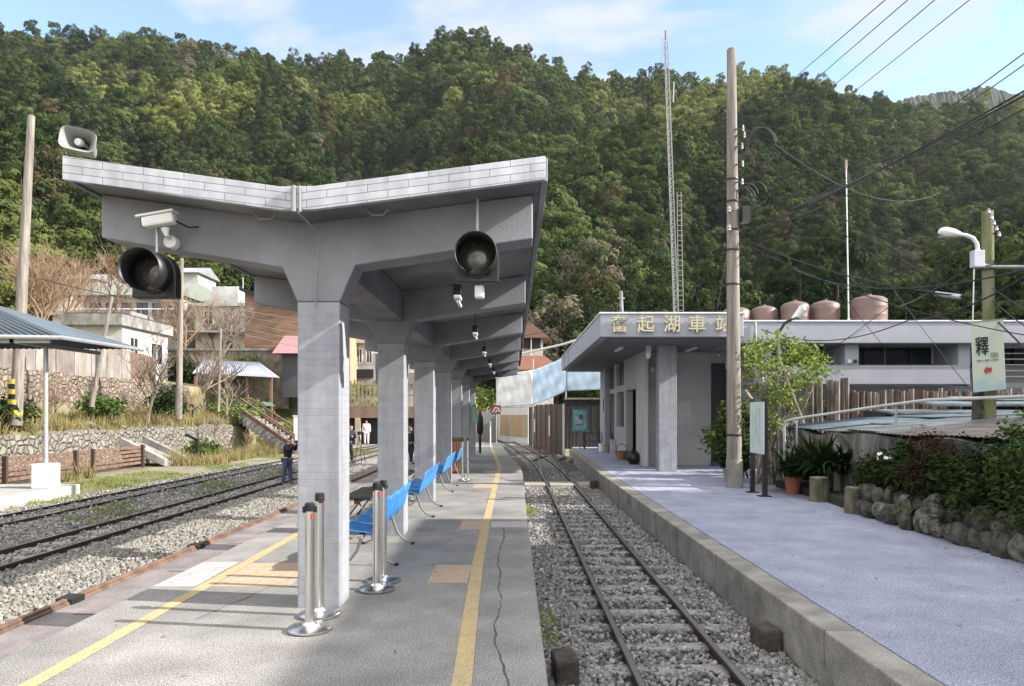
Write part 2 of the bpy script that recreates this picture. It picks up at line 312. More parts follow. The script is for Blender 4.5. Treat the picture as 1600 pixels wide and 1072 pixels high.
# ------------------------------------------------------------------ terrain
SKY_U = [-900, -300, 0, 60, 180, 270, 350, 430, 480, 560, 620, 655, 690, 760, 800, 850, 890, 960, 1030, 1090, 1170, 1215, 1270, 1330, 1400, 1480, 1600, 2000, 2600]
SKY_Y = [60, 40, 40, 46, 34, 40, 60, 72, 76, 78, 84, 64, 42, 42, 54, 78, 108, 110, 106, 108, 100, 100, 110, 138, 150, 152, 160, 190, 240]
def bank(X, Y):
    s = np.maximum(-X - 16.0, np.minimum(Y - 50.0, -X - 5.0))
    return np.interp(s, [-1, 0, .35, .8, 3.9, 4.25, 12, 30, 60], [-.5, -.5, .75, 1.0, 1.5, 3.35, 4.4, 8.0, 14.0])
def bump2(X, Y):
    return (np.sin(X * .071 + 1.3) * np.cos(Y * .052 + .4) * 5 + np.sin(X * .031 - Y * .043 + 2) * 7 + np.sin(X * .15 + Y * .11) * 1.8)
def hill(X, Y):
    Yc = np.maximum(Y, 1.0); u = 802 + F * X / Yc
    ys = np.interp(u, SKY_U, SKY_Y)
    y0 = np.interp(u, [0, 300, 450, 700, 900, 1600], [62, 78, 84, 80, 66, 58]); z0 = np.interp(u, [0, 300, 450, 900, 1000], [7, 9, 6, 1.0, -.5])
    Yr = 300.0; zr = EYE + (645 - ys) * Yr / F - 13.0
    t = np.clip((Yc - y0) / (Yr - y0), 0, 1.6)
    z = z0 + (zr - z0) * np.where(t < 1, t ** 1.12, 1 - (t - 1) * .8)
    z = z + 1.4 * (bump2(X, Y) - 7) * np.clip(t * 3, 0, 1) * np.clip((1 - t) * 2.5, .04, 1)
    for uc, dw, dp in ((610, 90, 13), (1130, 80, 11), (230, 70, 9), (1420, 90, 10)): z = z - dp * np.exp(-((u - uc) / dw) ** 2) * np.clip(t * 4, 0, 1) * np.clip((1 - t) * 2.2, 0, 1)
    return np.where(t > 0, z, -99)
def ground_z(X, Y):
    X = np.asarray(X, dtype=float); Y = np.asarray(Y, dtype=float)
    z = np.where(X < -4.9, bank(X, Y), -.5); h = hill(X, Y)
    return np.maximum(z, h)
def axis_steps(spec):
    a = []
    for lo, hi, st in spec: a += list(np.arange(lo, hi, st))
    return np.array(a + [spec[-1][1]])
xs = axis_steps([(-520, -120, 8), (-120, -40, 3), (-40, -22, 1), (-22, -15, .2), (-15, -4, .5), (-4, 20, 2), (20, 120, 5), (120, 520, 8)])
ysx = axis_steps([(-60, 0, 10), (0, 46, 2), (46, 58, .5), (58, 100, 3), (100, 520, 6)])
GX, GY = np.meshgrid(xs, ysx); GZ = ground_z(GX, GY); nx, ny = len(xs), len(ysx)
idx = np.arange(nx * ny).reshape(ny, nx); Fq = np.stack([idx[:-1, :-1], idx[:-1, 1:], idx[1:, 1:], idx[1:, :-1]], -1).reshape(-1, 4)
fc = GY[:-1, :-1].ravel(); fz = GZ[:-1, :-1].ravel(); fx = GX[:-1, :-1].ravel()
mi = np.where(fz > -.45, np.where((hill(GX, GY)[:-1, :-1].ravel() > bank(GX, GY)[:-1, :-1].ravel()) & (fc > 60), 2, 1), 0)
struct(np_mesh('ground', np.stack([GX, GY, GZ], -1), Fq, 4, [m_dirt, m_bank, m_soil], smooth=True, midx=mi))
# far blue ridge beyond the wooded hill, right
mx_ = np.linspace(120, 900, 300); my_ = np.linspace(620, 1000, 70); MX, MY = np.meshgrid(mx_, my_); u_ = 802 + F * MX / 800
top = EYE + (645 - np.interp(u_, [1100, 1380, 1440, 1520, 1600, 1900, 2100], [300, 165, 138, 134, 142, 150, 260])) * 800 / F
MZ = top * np.clip(1 - np.abs(MY - 800) / 190, -.1, 1) + np.sin(MX * .05) * 3 + np.sin(MX * .13 + MY * .05) * 2 + RNG.uniform(-3.5, 2.5, MX.shape)
idx = np.arange(MX.size).reshape(MX.shape); Fm = np.stack([idx[:-1, :-1], idx[:-1, 1:], idx[1:, 1:], idx[1:, :-1]], -1).reshape(-1, 4)
struct(np_mesh('mountain', np.stack([MX, MY, MZ], -1), Fm, 4, mat('far_forest', (.030, .045, .028), 1, col2=(.012, .02, .014), scale=.12, bump=1, bscale=.3), smooth=False))

# ------------------------------------------------------------------ platforms
def sheet(name, poly, z, m, kind=True, thick=0.004):
    o = MB().prism(poly, z - thick, z, 'z').build(name, m); 
    return struct(o) if kind else o
YL = [-6, 4, 12, 20, 22, 28.8, 34, 40]
PR = [(.22, -6), (.22, 12), (.26, 20), (.24, 22.5), (-.15, 28.8), (-.42, 34), (-.72, 41)]
PL = [(-3.54, -6), (-3.54, 26), (-3.0, 34), (-2.3, 41)]
struct(MB().prism(PR + PL[::-1], -.7, 0.0, 'z').build('platform', m_plat, bevel=.012))
STR = [(-3.5435, -6), (-3.5435, 26), (-3.0035, 34), (-2.3, 40.9), (-2.6, 41), (-3.45, 34), (-4.56, 26), (-4.56, -6)]
struct(MB().prism(STR, -.7, -.27, 'z').build('platform_ledge', m_strip, bevel=.01))
for k in range(13):     # joints in the ledge pavers
    y = 3.2 + k * 1.9
    struct(MB().box(-4.3, -3.62, y, y + .02, -.2705, -.267).build('ledge_joint', m_dark))
RPE = [(2.43, -6), (2.43, 20), (2.56, 29), (2.62, 33.5)]
struct(MB().prism(RPE + [(2.90, 33.5), (2.84, 29), (2.70, 20), (2.70, -6)], -.7, 0.0, 'z').build('platform_kerb', m_kerb, bevel=.015))
struct(MB().prism([(2.703, -6), (2.703, 20), (2.843, 29), (2.903, 33.5), (2.903, 35.6), (26, 35.6), (26, 20), (14, -6)], -.7, 0.002, 'z').build('station_platform', m_platR))
mat('crack_dirt', (.07, .065, .06), 1)
for y in (5.6, 8.6, 12.2, 16.1, 20.4):
    struct(MB().box(2.428, 2.702, y, y + .006, -.3, .0012).build('kerb_joint', MATS['crack_dirt']))
# yellow edge lines
def ribbon(name, pts, wd, z, m, tk=.004):
    L_, R_ = [], []
    for i, p in enumerate(pts):
        a = Vector(pts[max(i - 1, 0)]); b = Vector(pts[min(i + 1, len(pts) - 1)]); d = (b - a).normalized(); nn = Vector((-d.y, d.x)); p = Vector(p)
        ww = wd[i] if isinstance(wd, (list, tuple)) else wd
        L_.append(p + nn * ww / 2); R_.append(p - nn * ww / 2)
    mb = MB(); n = len(pts)
    vs = [(p.x, p.y, z) for p in L_] + [(p.x, p.y, z) for p in R_]
    mb.add(vs, [(i, i + 1, n + i + 1, n + i) for i in range(n - 1)])
    return struct(mb.build(name, m))
ribbon('yellow_line', [(-.31, -2), (-.32, 4.4), (-.36, 6), (-.40, 8), (-.42, 11), (-.43, 20), (-.40, 21.9), (-.62, 26.5), (-.98, 33.4), (-1.25, 40)], .125, .004, m_yellow)
ribbon('yellow_line', [(-3.02, -2), (-3.02, 12), (-2.98, 26), (-2.6, 34), (-1.9, 40)], .12, .004, m_yellow)
def stencil(x0, x1, y0, y1, n=4):
    mb = MB(); dx = (x1 - x0) / n
    sheet('platform_marking', [(x0, y0), (x1, y0), (x1, y1), (x0, y1)], .003, mat('worn_orange', (.40, .30, .22), .9, col2=(.32, .30, .28), scale=12, amt=1, speck=.25), thick=.002)
    for i in range(n):
        for j in range(3):
            a = x0 + i * dx + .01; b = a + dx - .035; y = y0 + (y1 - y0) * j / 3; y2 = y + (y1 - y0) / 3 * .72; mb.quad((a, y, .004), (b, y + .03, .004), (b - .01, y2 + .02, .004), (a + .01, y2, .004))
    return struct(mb.build('platform_marking', m_orange))
stencil(-.86, -.46, 7.15, 8.0); stencil(-.80, -.46, 10.4, 11.3); stencil(-.92, -.48, 16.2, 17.2); stencil(-.85, -.48, 20.2, 21); stencil(-2.95, -2.2, 7.0, 8.1, 5)
m_faint = mat('faint_white_paint', (.44, .42, .41), .85, col2=(.30, .285, .28), scale=10, amt=.9, speck=.2)
m_faded = mat('faded_red_paint', (.42, .22, .24), .85, col2=(.5, .42, .42), scale=16, amt=1)
sheet('platform_marking', [(-.34, 10.62), (.21, 10.62), (.21, 11.18), (-.34, 11.18)], .0045, m_faint, thick=.003)
sheet('platform_marking', [(-3.52, 7.0), (-3.12, 7.0), (-3.12, 8.15), (-3.52, 8.15)], .0045, m_faint, thick=.003)
mk = MB()
for (x, y) in ((-.27, 10.72), (-.14, 10.8), (.0, 10.7), (.1, 10.85)): mk.quad((x, y, .0062), (x + .07, y, .0062), (x + .07, y + .06, .0062), (x, y + .06, .0062)).quad((x, y + .16, .0062), (x + .08, y + .16, .0062), (x + .08, y + .21, .0062), (x, y + .21, .0062))
for (x, y) in ((-3.45, 7.15), (-3.45, 7.5), (-3.4, 7.8), (-3.25, 7.3), (-3.25, 7.7)): mk.quad((x, y, .0062), (x + .09, y, .0062), (x + .07, y + .2, .0062), (x, y + .2, .0062))
struct(mk.build('platform_marking', m_faded))
cr = []; x = .02
for i in range(60):
    y = 4.0 + i * .115; x += random.uniform(-.022, .022) + (-.003 if i < 14 else .0015); cr.append((x, y))
ribbon('platform_crack', cr, [random.uniform(.004, .017) for _ in cr], .0035, mat('crack_dirt', (.07, .065, .06), 1))
cr = [(-2.6 + .05 * i + random.uniform(-.03, .03), 5.9 + .22 * i) for i in range(8)]
ribbon('platform_crack', cr, .008, .0035, MATS['crack_dirt'])

# ------------------------------------------------------------------ tracks
def pathpt(path, s):
    for a, b in zip(path[:-1], path[1:]):
        a, b = Vector(a), Vector(b); l = (b - a).length
        if s <= l: d = (b - a) / l; return a + d * s, d
        s -= l
    return Vector(path[-1]), (Vector(path[-1]) - Vector(path[-2])).normalized()
def smooth_path(p, it=3):
    p = [Vector(q) for q in p]
    for _ in range(it):
        q = [p[0]]
        for a, b in zip(p[:-1], p[1:]): q += [a * .75 + b * .25, a * .25 + b * .75]
        p = q + [p[-1]]
    return p
m_sleeper = mat('sleeper_wood', (.27, .265, .255), .95, col2=(.11, .105, .10), scale=6, amt=.9, bump=.8, bscale=26, sx=(.3, 1, 1))
def track(path, label, nsl, pitch, gauge=.81, ztop=-.38, sleepers=True, s0=0, m_sl=None, head=None):
    t = thing('railway_track', label, 'railway track', (path[0][0], path[0][1], -.5), kind='structure')
    if 'category' in t: del t['category']
    pp = smooth_path(path)
    for sgn in (-1, 1):
        mb = MB(); mh = MB(); prof = [(-.055, -.115), (.055, -.115), (.055, -.105), (.012, -.09), (.012, -.035), (.03, -.025), (.03, -.0008), (-.03, -.0008), (-.03, -.025), (-.012, -.035), (-.012, -.09), (-.055, -.105)]
        vs = []; hv = []
        for i, p in enumerate(pp):
            a = pp[max(i - 1, 0)]; b = pp[min(i + 1, len(pp) - 1)]; d = (b - a).normalized(); nn = Vector((d.y, -d.x)); c = p + nn * sgn * gauge / 2
            vs += [(c.x + nn.x * q[0], c.y + nn.y * q[0], ztop + q[1]) for q in prof]
            hv += [(c.x - nn.x * .024, c.y - nn.y * .024, ztop), (c.x + nn.x * .024, c.y + nn.y * .024, ztop)]
        k = len(prof); mb.add(vs, [(i * k + j, i * k + (j + 1) % k, (i + 1) * k + (j + 1) % k, (i + 1) * k + j) for i in range(len(pp) - 1) for j in range(k)])
        mh.add(hv, [(2 * i, 2 * i + 1, 2 * i + 3, 2 * i + 2) for i in range(len(pp) - 1)])
        r = mb.build('rail', m_rail, t); mh.build('rail_head', head or m_railtop, r)
    if sleepers:
        proto = None; s = s0
        for i in range(nsl):
            c, d = pathpt(pp, s); s += pitch * random.uniform(.94, 1.06)
            if proto is None:
                q = MB().box(-.72, .72, -.1, .1, -.13, 0); me = q.build('sleeper', m_sl or m_sleeper, origin=(0, 0, 0), bevel=.015); proto = me
            else: me = proto.copy(); COL.objects.link(me)
            me.parent = t; me.location = (c.x - path[0][0], c.y - path[0][1], -.448 + .5 + (ztop + .38)); me.rotation_euler = (0, 0, math.atan2(-d.x, d.y) + random.uniform(-.02, .02)); me.scale = (random.uniform(.95, 1.03), random.uniform(.85, 1.1), 1)
    return t
MAIN = [(1.39, -2), (1.39, 12), (1.39, 25), (1.13, 32.8), (.06, 47.5), (-.87, 57), (-2.6, 68)]
track(MAIN, 'narrow gauge track between the two platforms', 95, .56, s0=.3)
track([(1.39, 24.5), (1.48, 30), (1.72, 38), (1.85, 46)], 'branch track running to the brown gate', 0, .6, sleepers=False, ztop=-.381)
track([(-7.38, -2), (-7.38, 20), (-7.3, 38), (-6.4, 49.6)], 'nearest of the two grassy tracks on the left', 88, .58)
track([(-10.1, -2), (-10.1, 22), (-9.7, 36), (-8.2, 49.6)], 'farther of the two grassy tracks on the left', 88, .58, ztop=-.40)
# rusty edge rail of the platform ledge
t = thing('edge_rail', 'rusty rail laid along the edge of the left platform ledge', 'rail', (-4.6, 12, -.27))
MB().beam((-4.60, -4, -.29), (-4.60, 26, -.29), .10, .10).build('rail_web', m_rust, t, bevel=.01); MB().beam((-4.60, -4, -.225), (-4.60, 26, -.225), .055, .03).build('rail_head', m_rust, t, bevel=.006)
for y in (7.35, 10.3, 16):
    MB().box(-4.70, -4.52, y, y + .22, -.34, -.205).build('joint_plate', m_black, t, bevel=.01)
# curved check rails of the turnout
for pts in ([(.75, 30.5), (.95, 32), (1.35, 34), (2.0, 35.6)], [(1.9, 30), (1.95, 31.5), (2.15, 33), (2.45, 34.2)], [(.1, 38), (1.0, 37.4), (2.1, 37.2)]):
    q = MB().tube([(a, b, -.40) for a, b in smooth_path(pts)], .035, 6).build('switch_rail', m_rail); tag(q, 'curved dark switch rail %s' % {.75: 'crossing from the main track towards the gate', 1.9: 'nearest the right platform end', .1: 'lying across the tracks by the brown gate'}[pts[0][0]], 'rail')
# ballast beds
sheet('ballast', [(.215, -4), (2.435, -4), (2.435, 20), (2.62, 33), (2.9, 60), (-3.5, 60), (-.7, 41), (-.15, 28.8), (.25, 20)], -.475, m_ballbase, thick=.02)
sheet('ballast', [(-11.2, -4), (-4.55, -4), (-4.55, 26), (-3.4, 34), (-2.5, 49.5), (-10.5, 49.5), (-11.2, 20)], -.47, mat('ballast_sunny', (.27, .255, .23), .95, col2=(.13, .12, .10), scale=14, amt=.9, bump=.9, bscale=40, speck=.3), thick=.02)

# loose ballast stones (one object per bed)
def ico():
    p = (1 + 5 ** .5) / 2; v = np.array([(-1, p, 0), (1, p, 0), (-1, -p, 0), (1, -p, 0), (0, -1, p), (0, 1, p), (0, -1, -p), (0, 1, -p), (p, 0, -1), (p, 0, 1), (-p, 0, -1), (-p, 0, 1)], float); v /= np.linalg.norm(v[0])
    f = np.array([(0, 11, 5), (0, 5, 1), (0, 1, 7), (0, 7, 10), (0, 10, 11), (1, 5, 9), (5, 11, 4), (11, 10, 2), (10, 7, 6), (7, 1, 8), (3, 9, 4), (3, 4, 2), (3, 2, 6), (3, 6, 8), (3, 8, 9), (4, 9, 5), (2, 4, 11), (6, 2, 10), (8, 6, 7), (9, 8, 1)]); return v, f
IV, IF = ico()
def rotm(n, rng=RNG):
    q = rng.normal(0, 1, (n, 4)); q /= np.linalg.norm(q, axis=1, keepdims=True); a, b, c, d = q.T
    return np.stack([1 - 2 * (c * c + d * d), 2 * (b * c - a * d), 2 * (b * d + a * c), 2 * (b * c + a * d), 1 - 2 * (b * b + d * d), 2 * (c * d - a * b), 2 * (b * d - a * c), 2 * (c * d + a * b), 1 - 2 * (b * b + c * c)], 1).reshape(n, 3, 3)
def stones(name, P, size, m, label, cat='gravel'):
    n = len(P); base = IV[None] * RNG.uniform(.72, 1.2, (n, 12, 1)) * RNG.uniform(.55, 1.15, (n, 1, 3)); V = np.einsum('nij,nkj->nki', rotm(n), base) * size[:, None, None] + P[:, None, :]
    Fc = IF[None] + (np.arange(n) * 12)[:, None, None]
    o = np_mesh(name, V.reshape(-1, 3), Fc.reshape(-1, 3), 3, m, attr=np.repeat(RNG.random(n), 20)); tag(o, label, cat, kind='stuff'); return o
def attrmat(name, cols, rough=.95):
    m = bpy.data.materials.new(name); m.use_nodes = True; t = m.node_tree; p = t.nodes['Principled BSDF']; p.inputs['Roughness'].default_value = rough
    a = N(t, 'ShaderNodeAttribute', attribute_name='rnd'); r = N(t, 'ShaderNodeValToRGB'); r.color_ramp.interpolation = 'LINEAR'
    while len(r.color_ramp.elements) < len(cols): r.color_ramp.elements.new(.5)
    for i, c in enumerate(cols): r.color_ramp.elements[i].position = i / (len(cols) - 1); r.color_ramp.elements[i].color = (*c, 1)
    g = N(t, 'ShaderNodeNewGeometry'); n = N(t, 'ShaderNodeTexNoise'); n.inputs['Scale'].default_value = 50; t.links.new(g.outputs['Position'], n.inputs[0])
    mm = N(t, 'ShaderNodeMix', data_type='RGBA', blend_type='MULTIPLY'); mm.inputs[0].default_value = .6; t.links.new(a.outputs['Fac'], r.inputs[0]); t.links.new(r.outputs[0], mm.inputs[6]); t.links.new(n.outputs[0], mm.inputs[7]); t.links.new(mm.outputs[2], p.inputs['Base Color']); return m
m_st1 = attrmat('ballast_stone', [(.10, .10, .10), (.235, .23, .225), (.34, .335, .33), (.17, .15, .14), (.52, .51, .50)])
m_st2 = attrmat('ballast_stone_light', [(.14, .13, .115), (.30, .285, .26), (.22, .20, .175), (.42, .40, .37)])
def scatterY(n, x0, x1, y0, y1):      # more stones near the camera
    t = RNG.random(n); y = 1 / (1 / y0 * (1 - t) + 1 / y1 * t); y = np.where(RNG.random(n) < .45, y, RNG.uniform(y0, y1, n)); x = RNG.uniform(x0, x1, n); return x, y
def bed(n, x0, x1, y0, y1, centers, zl=-.468, light=False, label='', keep=.30):
    x, y = scatterY(n, x0, x1, y0, y1); ok = np.ones(n, bool)
    for cx in centers:
        dr = np.minimum(np.abs(x - cx - .405), np.abs(x - cx + .405)); ok &= (dr > .05)
    x, y = x[ok], y[ok]; sz = RNG.uniform(.015, .034, len(x)) * np.clip(.85 + y * .02, 1, 1.5)
    z = zl + RNG.uniform(-.004, .022, len(x)) + sz * .2
    # thinner over the sleepers
    k = RNG.random(len(x)) < np.where(np.min([np.abs(x - cx) for cx in centers] or [np.full(len(x), 9)], axis=0) < .72, keep, 1.0)
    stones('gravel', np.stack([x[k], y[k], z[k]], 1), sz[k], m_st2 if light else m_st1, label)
bed(46000, .26, 2.40, 3.8, 26, [1.39], label='grey crushed stone ballast between the platforms', keep=.30)
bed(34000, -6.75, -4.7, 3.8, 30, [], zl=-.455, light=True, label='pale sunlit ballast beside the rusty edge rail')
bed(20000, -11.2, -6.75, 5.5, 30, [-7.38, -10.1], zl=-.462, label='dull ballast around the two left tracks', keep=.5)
# wooden crossing boards and end blocks
for i, y in enumerate((20.6, 21.15)):
    for x0, x1, nm in ((.32, .93, 'beside the left platform'), (1.06, 1.74, 'between the rails'), (1.88, 2.4, 'beside the right kerb')):
        q = MB().box(x0, x1, y, y + .42, -.47, -.365).build('crossing_board', mat('board_wood', (.42, .39, .34), .9, col2=(.22, .20, .17), scale=7, bump=.4, sx=(.2, 1, 1)), bevel=.01)
        tag(q, ('nearer' if i == 0 else 'farther') + ' pale crossing board ' + nm, 'board', 'crossing boards over the track')
m_block = mat('old_sleeper_block', (.075, .06, .05), .95, col2=(.03, .026, .022), scale=8, amt=.9, bump=.9, bscale=20)
for (x, y, z, l) in ((.42, 5.75, -.35, 'dark wooden block beside the left platform edge'), (2.31, 6.55, -.37, 'dark wooden block against the right platform wall'), (2.28, 20.2, -.33, 'dark wooden block at the end of the crossing boards')):
    q = MB().box(x - .095, x + .095, y - .14, y + .14, -.5, z + .13).build('wooden_block', m_block, bevel=.03); tag(q, l, 'wooden block')
    q.rotation_euler = (0.03, -.04, .12)

# ------------------------------------------------------------------ platform canopy
cano = thing('platform_canopy', 'long grey butterfly roof on a single row of tiled columns', 'canopy', (-1.69, 17, 0))
YA, YB = 5.8, 29.0; XL, XV, XR = -3.65, -1.77, .26
CY = [6.24 + 3.68 * i for i in range(7)]
# roof slab: polygon in x,z with thickness
def zt(x): return 3.52 + .128 * abs(x - XV) * (1.0 if x > XV else 1.08)
top = [(XL + .03, zt(XL) - .025), (XV, zt(XV) - .035), (XR - .03, zt(XR) - .025)]; bot = [(x, z - .14) for x, z in top]
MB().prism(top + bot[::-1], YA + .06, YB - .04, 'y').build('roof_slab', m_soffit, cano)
fp = [(XL, zt(XL)), (XV - .12, zt(XV) + .012), (XV + .16, zt(XV) + .016), (XR, zt(XR))]
MB().prism(fp + [(x, z - .19) for x, z in fp[::-1]], YA, YA + .055, 'y').build('fascia', m_tile, cano, bevel=.004)
MB().prism(fp + [(x, z - .19) for x, z in fp[::-1]], YB - .035, YB, 'y').build('fascia', m_tile, cano)
MB().box(XR - .028, XR + .022, YA + .057, YB - .04, zt(XR) - .19, zt(XR) + .003).build('edge_trim', m_paint, cano, bevel=.004)
MB().box(XL - .002, XL + .028, YA + .057, YB - .04, zt(XL) - .19, zt(XL) + .003).build('edge_trim', m_paint, cano, bevel=.004)
g = MB().tube([(XV + .0, YA - .02, 3.53), (XV + .0, YA - .022, 3.32)], .022, 8); g.tube([(XV + .045, YA - .02, 3.53), (XV + .05, YA - .022, 3.32)], .012, 8); g.tube([(XV + .02, YA - .02, 3.33), (XV + .12, YA + .3, 3.22), (XV + .06, 6.2, 2.6)], .008, 6)
g.build('drain_pipe', m_paint, cano, smooth=True)
def col_beam(y):
    # column with haunches and tapering cantilever arms, one profile
    cw0, cw1 = -1.88, -1.51
    MB().box(cw0, cw1, y, y + .37, -.01, 2.665).build('column', m_coltile, cano, bevel=.012)
    zs = lambda x: zt(x) - .168
    prof = [(cw0, 2.667), (cw1, 2.667), (-1.376, 2.985), (.17, 3.215), (.17, zs(.17)), (XV, zs(XV)), (-3.585, zs(-3.585)), (-3.585, 3.225), (-2.01, 2.965)]
    MB().prism(prof, y - .003, y + .32, 'y').build('beam', m_paint, cano, bevel=.012)
for y in CY: col_beam(y)
for i in range(6):
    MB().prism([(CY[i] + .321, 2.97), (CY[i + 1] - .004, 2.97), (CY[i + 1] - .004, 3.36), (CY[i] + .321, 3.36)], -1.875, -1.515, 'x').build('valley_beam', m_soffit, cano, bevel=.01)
# lamp rosettes on soffit
for x in (-2.1, -1.15):
    MB().tube([(x - .09, 6.06, zt(x) - .175), (x - .05, 6.06, zt(x) - .225), (x + .05, 6.06, zt(x) - .225), (x + .09, 6.06, zt(x) - .175)], .012, 6).build('conduit_hook', m_paint, cano, smooth=True)

# hanging lamps
lamp0 = thing('hanging_lamp', '', 'lamp', (-.62, 8.0, 3.06), 'lamps hanging under the canopy')
MB().tube([(-.62, 8.0, 3.10), (-.62, 8.0, 3.52)], .006, 6).build('cord', m_black, lamp0)
MB().box(-.665, -.575, 7.93, 8.07, 3.0, 3.12).build('socket', m_black, lamp0, bevel=.01)
MB().prism([(7.90, 2.96), (8.10, 2.96), (8.10, 3.0), (7.90, 3.0)], -.66, -.58, 'x').build('reflector', m_white, lamp0, bevel=.008)
MB().tube([(-.62, 7.95, 2.945), (-.62, 8.4, 2.95)], .022, 8).build('tube', m_white, lamp0, smooth=True)
ordn = ['nearest', 'second', 'third', 'fourth', 'fifth', 'farthest']
for i in range(6):
    l = f'{ordn[i]} lamp hanging from its cord under the canopy'
    if i == 0: lamp0['label'] = l
    else: dup(lamp0, (-.62, 8.0 + 3.68 * i, 3.06), 0, l)
q = thing('security_light', 'small white floodlight under the right railway signal', 'lamp', (-.29, 6.2, 2.68)); MB().box(-.33, -.25, 6.1, 6.2, 2.68, 2.79).build('lamp_head', m_white, q, bevel=.015); MB().tube([(-.29, 6.15, 2.79), (-.29, 6.19, 2.95)], .01, 6).build('bracket', m_galv, q)

# railway signals
def signal(x, y, z, label, tube_to):
    s = thing('railway_signal', label, 'signal', (x, y, z), 'round black signals on the canopy beam')
    pts = [(x - .185, z - .2), (x + .185, z - .2), (x + .185, z)] + [(x + .185 * math.cos(a), z + .185 * math.sin(a)) for a in np.linspace(.1, math.pi - .1, 14)] + [(x - .185, z)]
    MB().prism(pts, y - .02, y + .09, 'y').build('housing', m_black, s, bevel=.01)
    # cap visor: a ring open at the bottom third
    vs = []; n = 32; L0 = .27
    a0, a1 = math.radians(-62), math.radians(242)
    for k in range(n + 1):
        a = a0 + (a1 - a0) * k / n; ln = L0 * (1 if k not in (0, n) else .85)
        for r, yy in ((.165, y - .02), (.172, y - ln)): vs.append((x + r * math.cos(a), yy, z + r * math.sin(a)))
    MB().add(vs, [(2 * k, 2 * k + 1, 2 * k + 3, 2 * k + 2) for k in range(n)]).build('visor', m_black, s, smooth=True, solid=.006)
    MB().lathe((x, y - .021, z), [(.165, 0), (.165, -.02), (.150, -.024), (.150, -.004), (.0001, -.004)], 32, 'y').build('lens_ring', m_black, s, smooth=True)
    MB().lathe((x, y - .03, z), [(.148, 0), (.12, -.018), (.07, -.03), (.0001, -.036)], 32, 'y').build('lens', mat('signal_lens', (.05, .044, .035), .14, col2=(.015, .013, .012), scale=60, spec=.8), s, smooth=True)
    MB().tube([(x, y + .04, z + .18), (x, y + .04, tube_to)], .014, 8).build('conduit', m_galv, s, smooth=True)
    return s
signal(-.305, 6.06, 3.0, 'black round signal below the right arm of the canopy', 3.52)
signal(-3.03, 6.06, 2.87, 'black round signal with dusty lens below the left arm', 3.3)

# security camera
c = thing('security_camera', 'white box camera bracketed to the left canopy beam', 'camera', (-3.0, 6.1, 3.1))
Mx = Matrix.Rotation(R(-10), 3, 'Y')
cc = W(249, 345, 6.0)
MB().obox(cc, .27, .10, .09, Mx).build('camera_body', m_white, c, bevel=.02); MB().obox(cc + Mx @ Vector((-.01, 0, .055)), .32, .12, .02, Mx).build('sun_shield', m_white, c, bevel=.006)
MB().obox(cc + Mx @ Vector((-.138, 0, 0)), .006, .08, .075, Mx).build('lens_window', m_glass, c)
b1 = W(258, 357, 6.0); b2 = W(264, 375, 6.1)
MB().tube([b1, b1 + Vector((.01, .0, -.05)), b2 + Vector((0, .02, .02))], [.035, .018, .02], 10).build('arm', m_white, c, smooth=True)
MB().lathe(b2 + Vector((0, .1, -.01)), [(.055, -.09), (.055, -.0), (.0001, .0)], 18, 'y').build('mount', m_white, c, bevel=.005, smooth=True)
MB().tube([cc + Vector((.13, 0, 0)), cc + Vector((.20, .10, -.03)), cc + Vector((.24, .2, .0))], .008, 6).build('cable', m_cable, c)

# loudspeaker
LS = .80
sp = thing('loudspeaker', 'grey rectangular horn loudspeaker on the canopy corner', 'loudspeaker', (-3.62, 6.3, 3.75))
lc = W(129, 226, 6.15); Ms = Matrix.Rotation(R(14), 3, 'Z') @ Matrix.Rotation(R(9), 3, 'Y')
vs = []; rings = [(.165, .115, -.16), (.152, .103, -.16), (.05, .04, .10), (.05, .04, .10)]
def rr(a, b, yy, n=24):
    out = []
    for k in range(n):
        t_ = 2 * math.pi * k / n; cx_, sx_ = math.cos(t_), math.sin(t_); e = .45
        out.append(Vector((a * math.copysign(abs(cx_) ** e, cx_), yy, b * math.copysign(abs(sx_) ** e, sx_))) * LS)
    return out
def loft(rgs, cap=False):
    mb = MB(); n = len(rgs[0]); mb.add([lc + Ms @ v for r_ in rgs for v in r_], [(i * n + k, i * n + (k + 1) % n, (i + 1) * n + (k + 1) % n, (i + 1) * n + k) for i in range(len(rgs) - 1) for k in range(n)])
    if cap: mb.f.append(tuple(range((len(rgs) - 1) * n, len(rgs) * n)))
    return mb
m_horn = mat('horn_grey', (.26, .26, .25), .5, col2=(.19, .19, .18), scale=6)
loft([rr(.042, .034, .12), rr(.07, .05, 0), rr(.125, .085, -.10), rr(.162, .112, -.16), rr(.172, .122, -.165), rr(.172, .122, -.13), rr(.13, .10, .0), rr(.08, .07, .16), rr(.07, .06, .24)], True).build('horn', m_horn, sp, smooth=True)
loft([rr(.044, .036, .11), rr(.044, .036, .125)], True).build('throat', m_dark, sp)
MB().lathe(lc + Vector((0, -.02, 0)), [(.0001, -.06), (.03, -.05), (.036, -.02), (.02, .02), (.012, .12)], 14, 'y').build('phase_plug', m_white, sp, smooth=True)
MB().beam(lc + Vector((.02, .05, -.13)), (-3.5, 6.25, 3.73), .04, .01).build('bracket', m_galv, sp)

